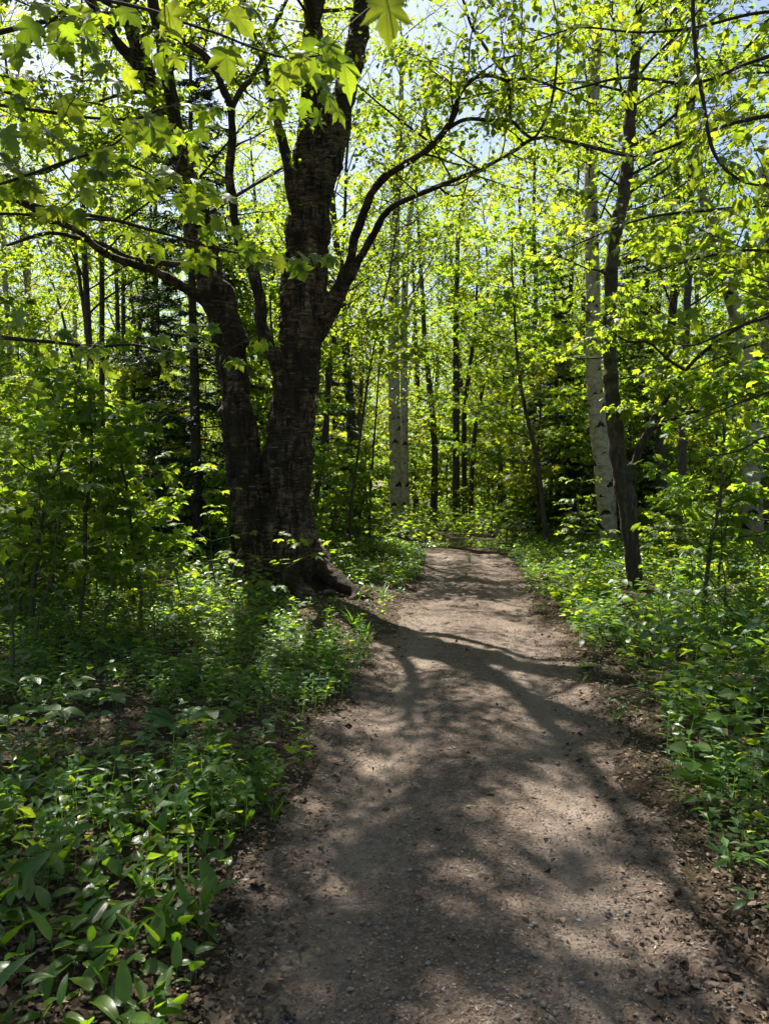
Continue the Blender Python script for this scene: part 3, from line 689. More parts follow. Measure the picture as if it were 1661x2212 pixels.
shade_limb_b = [(676, 60, 30, 10.9), (660, -120, 25, 10.0), (625, -320, 20, 9.0), (590, -540, 14, 8.0), (600, -760, 7, 7.2)]
thick, thin = [], []
for L in (stem_r, fork_l, fork_r, stem_l, fork_ll, limb_left, limb_s, limb_m, limb_r1, limb_r2, root_a, root_b, root_c, root_d):
    P_, R_ = smooth_trace(L, D); thick.append((P_, R_ * .93))
for L in (limb_left2, limb_s2, limb_r3, limb_r4): thin.append(smooth_trace(L, D))
birch = thing('yellow_birch_tree', 'massive old twin-stemmed birch with peeling bark and spreading roots beside the path', 'tree', tuple(BIRCH_O))
cut = [(P[R > 0.045], R[R > 0.045]) for P, R in thick]
trunk_me = merged_wood(cut, 0.026, M['yellow_birch'], 0.068, 'trunk', 2.0, BIRCH_O)
birch_trunk = obj('trunk', trunk_me, birch)
def sub_limb(i): return [(P - BIRCH_O, R) for P, R in (thick + thin)][i]
for P, R in [(P[np.searchsorted(-R, -0.05):], R[np.searchsorted(-R, -0.05):]) for P, R in thick[1:10]] + thin:
    if len(P) > 3:
        g = Geo(); g.tube(P - BIRCH_O, R, 9); obj('limb', g.mesh('limb', M['bark_dark']), birch)
# peeling curls of bark
gcurl = Geo(); cp, cy_, cn = [], [], []
for P, R in (thick[0], thick[3], thick[1], thick[2]):
    for _ in range(260):
        k = rng.integers(2, len(P) - 2)
        if P[k][2] > 9 or P[k][2] < 0.4: continue
        a = rng.normal(-math.pi / 2, 0.9); dr = np.array([math.cos(a), math.sin(a), 0]); tg = np.array([-dr[1], dr[0], 0])
        ln = rng.uniform(.04, .12); hh = rng.uniform(.005, .016); c = P[k] + dr * (R[k] * 0.98 + .004)
        u = np.linspace(0, 1, 5)[:, None]; lift = (u ** 2) * ln * rng.uniform(.15, .6)
        arc = c + tg * (u - .3) * ln * rng.choice([-1, 1]) + dr * lift
        V = np.concatenate([arc, arc + np.array([0, 0, hh]) + dr * .003]); i4 = np.arange(4)
        gcurl.add(V - BIRCH_O, np.stack([i4, i4 + 1, i4 + 6, i4 + 5], -1), None, rng.random())
M['curl'] = var_mat('bark_curl', [(0, (.03, .023, .016)), (.5, (.09, .068, .045)), (1, (.22, .175, .115))], 0.7, .3)
obj('bark_curls', gcurl.mesh('bark_curls', M['curl']), birch, kind='stuff')
# crown
gl = Geo(); lv = Leaves()
def fol(tr, t0, t1, n, L, elev, sec, per, reach=.34, flat=.55, size=.088, up=.02, hang=.5):
    P, R = tr; foliate(gl, lv, P, lambda t: float(np.interp(t, np.linspace(0, 1, len(R)), R)), rng, t0, t1, n, L, elev, sec, per, reach, flat, size, up, 0.3, hang=hang)
fol(thick[1], .45, .98, 14, 3.2, .4, 5, 40, .26); fol(thick[2], .55, .98, 12, 3.4, .35, 5, 40, .26)
fol(thick[3], .55, .98, 15, 3.1, .35, 5, 40, .26); fol(thick[4], .2, .98, 9, 2.0, .3, 5, 30, .26)
fol(thick[5], .45, .99, 9, 1.1, .15, 5, 12, .2); fol(thick[6], .45, .98, 10, 1.2, .2, 5, 14, .2); fol(thick[7], .35, .98, 10, 1.3, .3, 5, 16, .2)
fol(thick[8], .50, .99, 16, 1.6, .2, 6, 13, .24); fol(thick[9], .52, .99, 15, 1.5, .1, 6, 13, .24); fol(thick[1], .2, .5, 3, 1.6, .2, 5, 18, .22)
for L in (shade_limb_a, shade_limb_b):
    t = smooth_trace(L, D); g = Geo(); g.tube(t[0] - BIRCH_O, t[1], 9); obj('limb', g.mesh('limb', M['bark_dark']), birch); fol(t, .32, .99, 13, 2.0, .15, 5, 30, .20)
for t in thin: fol(t, .3, .98, 5, .9, .1, 5, 7, .24)
obj('twigs', gl.mesh('twigs', M['bark_twig']), birch, (-BIRCH_O).tolist(), kind='stuff')

def in_frame(p, margin=10):
    x, y, z = to_px(p); return (x > -margin) & (x < 1661 + margin) & (y > -margin) & (y < 2212 + margin) & (p[:, 1] > 0.3), x, y, z
def leaf_parts(lv, parent, origin, tpls_me, tpl_joined, mat, n_single, rng, crown_name='crown'):
    """The n largest leaves in view as objects, the rest as one part."""
    p, y, n, s = lv.arrays(); ok, _, _, z = in_frame(p)
    order = np.argsort(np.where(ok, z / s, 1e9)); pick = order[:n_single]; pick = pick[ok[pick]]
    rest = np.ones(len(p), bool); rest[pick] = False
    gc = Geo(); put(gc, tpl_joined, p[rest] - origin, y[rest], n[rest], s[rest], rng)
    crown = obj(crown_name, gc.mesh(crown_name, mat, False), parent, kind='stuff')
    for k in pick: obj('leaf', tpls_me[int(rng.integers(len(tpls_me)))], parent, matrix=leaf_matrix(p[k] - origin, y[k], n[k], float(s[k])))
    return crown
def tpl_mesh(tpl, name, mat, smooth=True):
    g = Geo(); g.add(tpl[0], tpl[1], tpl[2], 0.0); return g.mesh(name, mat, smooth)
ME_OV = [tpl_mesh(T_OVN, 'leaf', M['leaf_birch'])]
ME_MAPLE = [tpl_mesh(t, 'leaf', M['leaf_maple_near']) for t in T_MAPLES]
leaf_parts(lv, birch, BIRCH_O, ME_OV, T_OV, M['leaf_birch'], 300, rng)

# ------------------------------------------------------------------ grey-barked maple on the far side of the path, with its forked low limb
MAPLE_O = np.array([pix(1375, 1285, 11.6)[0], 11.6, 0.0]); MAPLE_O[2] = gz(MAPLE_O[0], MAPLE_O[1])
m_trunk = [(1380, 1310, 44), (1374, 1262, 36), (1364, 1189, 34), (1353, 1091, 38), (1344, 1030, 44), (1332, 980, 38), (1326, 909, 35), (1318, 800, 31), (1317, 700, 29), (1319, 600, 28), (1324, 540, 28), (1333, 480, 28), (1345, 425, 28), (1355, 350, 26), (1360, 250, 24),
           (1368, 150, 22), (1375, 50, 20), (1390, -80, 18), (1410, -300, 14), (1420, -520, 9), (1425, -700, 5)]
m_limb = [(1346, 1045, 26), (1362, 1018, 20), (1378, 979, 17, 11.5), (1398, 937, 16, 11.4), (1412, 901, 14, 11.3), (1431, 875, 12, 11.2), (1454, 833, 11, 11.0), (1476, 803, 10, 10.9), (1530, 751, 9, 10.7), (1600, 705, 7, 10.4), (1680, 665, 5, 10.1)]
m_limb2 = [(1408, 925, 10, 11.3), (1442, 909, 9, 11.2), (1504, 887, 8, 11.0), (1594, 861, 6, 10.7), (1680, 830, 4, 10.4)]
m_limb3 = [(1412, 901, 7, 11.3), (1400, 893, 6, 11.4), (1368, 888, 4, 11.5)]
m_limb4 = [(1478, 800, 7, 10.9), (1440, 775, 6, 10.8), (1400, 740, 5, 10.7), (1350, 735, 4, 10.6), (1290, 690, 3, 10.5)]
mt = [smooth_trace(L, 11.6) for L in (m_trunk, m_limb, m_limb2, m_limb3, m_limb4)]
maple = thing('maple_tree', 'dark grey-barked maple with a forked low limb, close against the white birch', 'tree', tuple(MAPLE_O))
cutm = [(P[R > .028], R[R > .028]) for P, R in mt[:2]]
obj('trunk', merged_wood(cutm, 0.017, M['bark_dark'], 0.022, 'trunk', 7.0, MAPLE_O, False), maple)
for P, R in [(P[np.searchsorted(-R, -.032):], R[np.searchsorted(-R, -.032):]) for P, R in mt[:2]] + mt[2:]:
    if len(P) > 3:
        g = Geo(); g.tube(P - MAPLE_O, R, 8); obj('limb', g.mesh('limb', M['bark_dark']), maple)
gl = Geo(); lv = Leaves()
fol(mt[0], .60, .98, 30, 2.6, .4, 6, 12, .34, .4, .10); fol(mt[0], .33, .60, 9, 1.7, .15, 6, 9, .3, .3, .10)
for k, n in ((1, 9), (2, 7), (3, 2), (4, 6)): fol(mt[k], .35, .99, n, .95, .1, 5, 7, .22, .25, .105)
obj('twigs', gl.mesh('twigs', M['bark_twig']), maple, (-MAPLE_O).tolist(), kind='stuff')
leaf_parts(lv, maple, MAPLE_O, ME_MAPLE, T_MAPLE_L, M['leaf_maple'], 300, rng)

# ------------------------------------------------------------------ traced trunks further off, each with a crown of its own
def crown_only(seed, H, n, L, elev, sec, per, size, tpl, leafm, poly, R, t0, origin, reach=.32, flat=.5):
    r = np.random.default_rng(seed); g = Geo(); l = Leaves()
    foliate(g, l, poly, lambda t: float(np.interp(t, np.linspace(0, 1, len(R)), R)), r, t0, .98, n, L, elev, sec, per, reach, flat, size)
    gc = Geo(); l.fill(gc, tpl, r)
    return g, gc
def traced_tree(name, label, pts, d, mat, t0, n, L, leafm='leaf_mid', group=None, size=.10, cat='tree', top=16.0, extra=(), snag=False, per=21):
    P, R = smooth_trace(pts, d, None, .2)
    base = np.array([P[0][0], P[0][1], gz(P[0][0], P[0][1])])
    P = P.copy(); zz = P[:, 2] - P[0, 2]; P[:, 2] = np.where(np.arange(len(P)) < 3, np.minimum(P[:, 2], base[2] + zz), P[:, 2]); P[0, 2] = base[2] - 0.1
    t = thing(name, label, cat, tuple(base), 0, group)
    r = np.random.default_rng(int(abs(P[0, 0] * 1000)) + int(d * 10))
    if not snag and P[-1, 2] < top:
        up = unit(P[-1] - P[-6]); ext = grow(P[-1], up, top - P[-1, 2], 10, .05, .05, r)[1:]
        P = np.vstack([P, ext]); R = np.concatenate([R, R[-1] * np.linspace(.92, .12, 10)])
    g = Geo(); g.tube(P - base, R, 16); obj('trunk', g.mesh('trunk', mat), t)
    for e in extra:
        PE, RE = smooth_trace(e, d); g = Geo(); g.tube(PE - base, RE, 10); obj('limb', g.mesh('limb', mat), t)
    if n:
        gg, gc = crown_only(int(r.integers(1e6)), 0, n, L, .45, 5, per, size, T_OV if 'maple' not in leafm else T_MAPLE_L, M[leafm], P - base, R, t0, base)
        obj('limbs', gg.mesh('limbs', M['bark_twig']), t, kind='stuff'); obj('crown', gc.mesh('crown', M[leafm], False), t, kind='stuff')
    return t, base, P
PB = M['paper_birch']
traced_tree('paper_birch_tree', 'white paper birch with dark chevron scars, leaning behind the grey-barked maple', [(1318, 1215, 44), (1313, 1150, 40), (1308, 1077, 40), (1300, 993, 38), (1288, 895, 35), (1283, 825, 33), (1280, 751, 32), (1280, 651, 31), (1278, 551, 30), (1277, 475, 29), (1275, 400, 28), (1278, 300, 26), (1282, 200, 24), (1288, 80, 22), (1295, -80, 18), (1300, -250, 12)], 17.6, PB, .5, 28, 2.9, 'leaf_birch', top=15)
traced_tree('paper_birch_tree', 'stout white birch with black blotches at the far side, leaning back towards the path', [(1627, 1215, 46), (1625, 1150, 42), (1623, 1049, 42), (1623, 979, 40), (1621, 900, 37), (1614, 800, 34), (1600, 720, 32), (1575, 630, 29), (1550, 540, 26), (1527, 455, 24), (1508, 370, 20), (1495, 270, 16)], 16.8, PB, .6, 18, 2.2, 'leaf_birch', top=13)
traced_tree('broken_birch_tree', 'pale birch stem snapped off at the top beside the stout blotched birch', [(1668, 1190, 30), (1664, 1050, 28), (1660, 900, 27), (1656, 750, 26), (1652, 600, 26), (1650, 480, 26), (1648, 400, 25), (1646, 362, 22)], 19.5, PB, .6, 0, 0, snag=True, cat='tree')
traced_tree('paper_birch_tree', 'nearer white stem of the birch pair at the bend of the path', [(862, 1168, 31), (857, 1100, 28), (854, 1040, 26), (852, 900, 25), (850, 760, 24), (850, 650, 23), (852, 540, 21), (856, 420, 17), (862, 300, 14)], 24.5, PB, .5, 28, 3.0, 'leaf_birch', 'birch pair at the bend', top=17)
traced_tree('paper_birch_tree', 'thinner rear stem of the birch pair at the bend of the path', [(878, 1160, 20), (876, 1090, 18), (874, 1000, 17), (873, 860, 16), (872, 740, 15), (874, 640, 14), (880, 520, 13), (893, 400, 12), (912, 280, 10)], 25.6, PB, .5, 24, 2.8, 'leaf_birch', 'birch pair at the bend', top=16, extra=[[(874, 690, 8), (890, 650, 7), (905, 615, 6), (915, 560, 4)]])
BD, BG = M['bark_dark'], M['bark_grey']
traced_tree('slim_maple_tree', 'straight dark trunk standing beyond the end of the path', [(986, 1148, 18), (985, 1076, 16), (985, 960, 15), (985, 851, 15), (985, 740, 13), (986, 640, 11), (988, 540, 9)], 29, BD, .38, 24, 2.8, 'leaf_maple', top=14)
traced_tree('slim_maple_tree', 'thinner curved stem close beside the straight trunk beyond the path end', [(1004, 1140, 11), (1003, 1050, 11), (1002, 960, 11), (1004, 876, 10), (1012, 810, 9), (1019, 760, 8), (1026, 700, 7), (1030, 620, 5)], 29.6, BD, .45, 16, 2.2, 'leaf_maple', top=12)
traced_tree('slim_maple_tree', 'slim stem leaning outward beside the two trunks beyond the path end', [(1017, 1120, 10), (1018, 1050, 10), (1022, 980, 9), (1028, 911, 9), (1040, 850, 8), (1053, 800, 6), (1066, 745, 5)], 31, BD, .4, 14, 2.2, 'leaf_gold', top=12)
traced_tree('slim_maple_tree', 'grey straight trunk midway between the grey-barked maple and the stout blotched birch', [(1470, 1225, 22), (1470, 1170, 19), (1472, 1050, 18), (1474, 900, 17), (1477, 800, 16), (1482, 680, 16), (1487, 560, 15), (1490, 430, 13), (1492, 320, 11)], 15.8, BG, .5, 20, 2.3, 'leaf_mid', top=14)
lt = 'dark slim trunks standing behind the left thicket'
traced_tree('slim_maple_tree', 'tallest dark trunk of the slim cluster rising behind the maple saplings', [(212, 1225, 19), (209, 1120, 17), (206, 1030, 16), (199, 867, 15), (192, 720, 14), (187, 620, 13), (182, 516, 12), (178, 400, 10)], 16, BD, .5, 20, 2.4, 'leaf_maple', lt, top=14, extra=[[(190, 730, 9), (178, 640, 8), (166, 560, 7), (158, 480, 5)]])
traced_tree('slim_maple_tree', 'even pole-like dark trunk second in the slim cluster behind the saplings', [(225, 1225, 14), (224, 1120, 13), (223, 1030, 12), (221, 800, 11), (221, 600, 11), (219, 460, 10), (217, 350, 8)], 16.6, BD, .55, 16, 2.0, 'leaf_mid', lt, top=13)
traced_tree('slim_maple_tree', 'dark pole trunk standing between the slim cluster and the hemlock', [(265, 1135, 11), (263, 1040, 11), (260, 900, 10), (257, 780, 10), (254, 660, 9), (250, 540, 8)], 25, BD, .5, 16, 2.3, 'leaf_maple', lt, top=16)
traced_tree('slim_maple_tree', 'dark pole trunk touching its twin between the slim cluster and the hemlock', [(272, 1140, 10), (271, 1040, 10), (269, 900, 9), (268, 760, 9), (267, 640, 9), (267, 520, 8)], 24.4, BD, .5, 16, 2.3, 'leaf_mid', lt, top=16)
traced_tree('slim_maple_tree', 'thin trunk leaning away from the slim cluster towards the hemlock', [(270, 1120, 9), (281, 965, 8), (289, 850, 8), (297, 750, 8), (307, 670, 7), (316, 594, 7), (324, 516, 6)], 22, BD, .5, 14, 2.0, 'leaf_maple', lt, top=13)
traced_tree('slim_maple_tree', 'thin dark stem slanting across to the left out of the slim cluster', [(205, 960, 7), (187, 867, 7), (170, 810, 6), (156, 769, 6), (133, 672, 5), (109, 594, 4)], 20, BD, .6, 8, 1.6, 'leaf_mid', lt, top=9)
lb = 'pale birches at the far left'
traced_tree('paper_birch_tree', 'thin pale birch at the photo edge, nearest the frame', [(12, 1135, 11), (9, 945, 10), (5, 800, 10), (1, 680, 9)], 29, PB, .5, 14, 2.2, 'leaf_gold', lb, top=15)
traced_tree('paper_birch_tree', 'white birch second from the left edge of the photo', [(32, 1135, 14), (29, 1040, 13), (26, 920, 12), (22, 750, 12), (13, 620, 11), (8, 520, 9)], 28, PB, .5, 16, 2.4, 'leaf_gold', lb, top=16)
traced_tree('paper_birch_tree', 'greyish birch third from the left edge of the photo', [(74, 1130, 14), (71, 945, 13), (68, 808, 12), (64, 672, 11), (62, 560, 10)], 30, PB, .5, 16, 2.4, 'leaf_mid', lb, top=17)
traced_tree('paper_birch_tree', 'faint leaning birch just left of the slim dark cluster', [(186, 1130, 11), (178, 906, 10), (170, 828, 10), (163, 720, 9), (160, 600, 8)], 34, PB, .5, 14, 2.4, 'leaf_gold', lb, top=17)
traced_tree('slim_maple_tree', 'thin dark trunk rising behind the big birch towards the white pair', [(675, 1160, 11), (690, 1020, 11), (705, 900, 11), (715, 780, 10), (728, 680, 9), (735, 600, 8)], 16.5, BD, .5, 30, 3.0, 'leaf_mid', 'thin trunks behind the big birch', top=14)
traced_tree('slim_maple_tree', 'very thin leaning pole midway between the big birch and the white pair', [(752, 1130, 6), (765, 1040, 6), (780, 930, 5), (795, 820, 5), (810, 740, 4)], 15.6, BD, .5, 20, 2.2, 'leaf_maple', 'thin trunks behind the big birch', top=11.5, per=18)
traced_tree('slim_maple_tree', 'hair-thin pole standing just left of the white birch pair', [(797, 1130, 5), (803, 1020, 5), (812, 900, 4), (820, 780, 4)], 19, BD, .4, 10, 1.3, 'leaf_gold', 'thin trunks behind the big birch', top=8, per=10)

# conifers
def conifer(var, label, px, d, s, rz, dead=True):
    x = pix(px, 1055, d)[0]; z = gz(x, d)
    t = thing('hemlock_tree', label, 'conifer', (x, d, z), rz, 'dark hemlocks', s); v = V_CON[var]
    obj('trunk', v['trunk'], t); obj('limbs', v['limbs'], t, kind='stuff'); obj('crown', v['crown'], t, kind='stuff')
    if dead: obj('dead_branches', v['dead'], t, kind='stuff')
    return t
conifer(0, 'dark hemlock with drooping boughs directly behind the left stem of the big birch', 428, 16.5, .95, 0.4)
conifer(1, 'shorter dark hemlock peeping out between the big birch and the thin trunks', 700, 19.0, .75, 2.0)
conifer(1, 'small dark hemlock between the slim cluster and the taller hemlock', 345, 21.0, .85, 3.1)
conifer(0, 'broad dark spruce with boughs to the ground beside the leaning white birch', 1205, 21.5, .66, 1.2)
conifer(1, 'dark conifer half hidden behind the leaning birch and maple trunks', 1372, 20.5, .95, 4.0)
conifer(1, 'distant dusky pine at the end of the path corridor', 1090, 44.0, 1.1, 5.0)

# ------------------------------------------------------------------ the wood behind
rng = np.random.default_rng(77)
ZONES = [(-1e9, 470, 'left of the big birch'), (470, 850, 'between the big birch and the white pair'), (850, 1290, 'between the white pair and the leaning birch'), (1290, 1e9, 'right of the leaning birch')]
pending = {}
def later(root, kind, desc, x, d):
    px = float(to_px(np.array([x, d, 1.5]))[0][0])
    z = next(i for i, (a, b, _) in enumerate(ZONES) if a <= px < b)
    pending.setdefault((desc, z), []).append((px, root))
def label_pending():
    for (desc, z), rows in pending.items():
        for k, (_, r) in enumerate(sorted(rows, key=lambda q: q[0])):
            r['label'] = f'{desc}, {ordinal(k + 1)} from left {ZONES[z][2]}'
def free(x, y, pts, rmin, clear=2.0):
    if abs(x - float(path_x(y))) < clear and y < 27: return False
    if math.hypot(x - TREE[0], y - TREE[1]) < 2.0 or math.hypot(x - MAPLE_O[0], y - MAPLE_O[1]) < 1.2: return False
    return all((x - a) ** 2 + (y - b) ** 2 > rmin ** 2 for a, b in pts)
tall_pts = []
SIGHT = [(862, 24.5, 70), (1290, 17.4, 55), (1000, 28.5, 45), (1625, 16.5, 45), (410, 16.3, 60), (1472, 15.6, 22), (215, 16, 28), (1350, 11.4, 48), (1395, 11.0, 25)]      # trunks that stay in sight: pixel column, distance, half width
def in_sight_line(x, y, r):
    px = CX + F_PX * x / y
    return any(y < d and abs(px - c) < w_ + r * F_PX / y * .5 for c, d, w_ in SIGHT)
def scatter(n, dmin, dmax, rmin, power=1.0, clear=2.0, side=0.62, pts=None, tries=60, crown=1.5):
    out = []
    for _ in range(n * tries):
        if len(out) >= n: break
        d = dmin + (dmax - dmin) * rng.random() ** power; x = (rng.random() * 2 - 1) * (side * d + 1.5)
        if free(x, d, pts, rmin, clear) and not in_sight_line(x, d, crown): pts.append((x, d)); out.append((x, d))
    return out
TALL_DESC = ['grey-stemmed leafy forest tree', 'dark-stemmed tall forest tree', 'slender grey forest tree', 'dark high-crowned forest tree', 'yellow-green crowned forest tree']
for x, d in scatter(68, 22, 58, 2.4, 0.75, 2.8, 0.62, tall_pts, 60, 1.2):
    k = int(rng.choice(5, p=[.22, .22, .22, .17, .17])); s = rng.uniform(.8, 1.12)
    t = plant_tree(V_TALL[k], 'forest_tree', None, 'tree', (x, d, gz(x, d)), rng.random() * 6.28, s, 'forest trees behind')
    later(t, k, TALL_DESC[k], x, d)
UND_DESC = ['layered young maple', 'golden-green young maple', 'tall thin young maple']
und_pts = []
for x, d in scatter(135, 15, 48, 1.25, 0.85, 2.0, 0.60, und_pts, 60, 1.8):
    k = int(rng.integers(3)); t = plant_tree(V_UNDER[k], 'young_maple', None, 'small tree', (x, d, gz(x, d)), rng.random() * 6.28, rng.uniform(.7, 1.15), 'young maples under the canopy')
    later(t, k, UND_DESC[k], x, d)
for px, d, k, s_ in [(775, 21, 1, .85), (935, 30, 0, .95), (1120, 25, 2, 1.0), (1080, 34, 4, 1.0), (1425, 18, 0, .85), (1010, 40, 1, 1.0), (900, 38, 3, 1.0), (1350, 24, 1, .9)]:
    x = (px - CX) / F_PX * d; t = plant_tree(V_TALL[k], 'forest_tree', None, 'tree', (x, d, gz(x, d)), rng.random() * 6.28, s_, 'forest trees behind'); later(t, k, TALL_DESC[k], x, d)
# trees added just outside the frame, put there to shade the path
for i, (x, d, v, s, lab) in enumerate([
        (-5.6, 9.3, V_WIDE[0], .98, 'wide-crowned shade tree added off to the left beside the thicket'), (-8.0, 11.5, V_TALL[1], .95, 'tall dark shade tree added off to the left behind the thicket'),
        (6.0, 8.4, V_WIDE[1], .95, 'wide-crowned shade tree added off to the right beside the viburnum'), (8.6, 12.5, V_TALL[3], 1.0, 'tall dark shade tree added off to the right behind the saplings'),
        (-6.6, 2.4, V_TALL[2], .9, 'slender shade tree added to the left of where one stands'), (4.6, 0.2, V_TALL[0], .9, 'leafy shade tree added to the right of where one stands'),
        (-3.4, -5.0, V_TALL[3], .9, 'tall shade tree added to the left of the path behind the viewpoint'), (3.6, -4.5, V_TALL[1], .9, 'tall shade tree added to the right of the path behind the viewpoint')]):
    plant_tree(v, 'forest_tree', lab, 'tree', (x, d, gz(x, d)), i * 1.7, s, 'shade trees added outside the view')
SAP_DESC = ['small maple sapling', 'waist-high leafy sapling', 'knee-high maple seedling', 'tall leafy sapling']
sap_pts = []
for x, d in scatter(150, 9.5, 30, .75, 1.0, 1.55, 0.58, sap_pts, 60, .3):
    pxx = float(to_px(np.array([x, d, 1.0]))[0][0])
    if 480 < pxx < 800 and d < 13: continue
    k = int(rng.choice(4, p=[.3, .3, .2, .2])); t = thing('maple_sapling', None, 'sapling', (x, d, gz(x, d)), rng.random() * 6.28, 'saplings in the undergrowth', rng.uniform(.75, 1.15))
    obj('stem', V_SAP[k]['trunk'], t); obj('limbs', V_SAP[k]['limbs'], t, kind='stuff'); obj('crown', V_SAP[k]['crown'], t, kind='stuff')
    later(t, k, SAP_DESC[k], x, d)

for x, d in [((px - CX) / F_PX * d, d) for px, d in [(rng.uniform(-40, 450), rng.uniform(7.5, 13)) for _ in range(26)] + [(rng.uniform(1400, 1700), rng.uniform(8, 14)) for _ in range(20)]]:
    if not free(x, d, sap_pts, .45, 1.6) or in_sight_line(x, d, .2): continue
    sap_pts.append((x, d)); k = int(rng.choice(4, p=[.35, .35, .1, .2])); t = thing('maple_sapling', None, 'sapling', (x, d, gz(x, d)), rng.random() * 6.28, 'saplings in the undergrowth', rng.uniform(.8, 1.1))
    obj('stem', V_SAP[k]['trunk'], t); obj('limbs', V_SAP[k]['limbs'], t, kind='stuff'); obj('crown', V_SAP[k]['crown'], t, kind='stuff'); later(t, k, SAP_DESC[k], x, d)

# far wood, one mass
g = Geo(); gw = Geo()
m = 90000; ang = rng.uniform(-.72, .72, m); rr = 50 + 44 * rng.random(m); fx, fy = rr * np.sin(ang), rr * np.cos(ang)
fz = rng.random(m) ** 1.25 * 20
cl = n2(fx * 1.0, fy + fz * 1.3, .22, 31.0); ok = cl > 0.20 + 0.24 * sstep(5, 18, fz)
fx, fy, fz = fx[ok], fy[ok], fz[ok]; m = len(fx); T_FAR = (np.array([(0, 0, 0), (.3, .4, .05), (0, 1, -.1), (-.3, .4, .05)], float), np.array([(0, 1, 2), (0, 2, 3)]), np.zeros((4, 2)))
put(g, T_FAR, np.stack([fx, fy, fz + base_h(fx, fy) + .2], -1), rng.normal(0, 1, (m, 3)), np.array([0, 0, 1.0]) + rng.normal(0, .8, (m, 3)), rng.uniform(.28, .55, m), rng)
far = obj('far_woodland', g.mesh('far_woodland', M['leaf_mid'], False), kind='stuff'); tag(far, 'distant sunlit woodland closing the view between the trunks', 'woodland')
for _ in range(110):
    a = rng.uniform(-.7, .7); r = rng.uniform(50, 88); x, y = r * math.sin(a), r * math.cos(a); z = gz(x, y)
    gw.tube(grow((x, y, z - .2), (rng.normal(0, .05), 0, 1), rng.uniform(12, 18), 6, .03, .02, rng), rng.uniform(.09, .17) * np.linspace(1, .4, 7), 6, cap=False)
obj('trunks', gw.mesh('trunks', M['bark_grey']), far, kind='stuff')

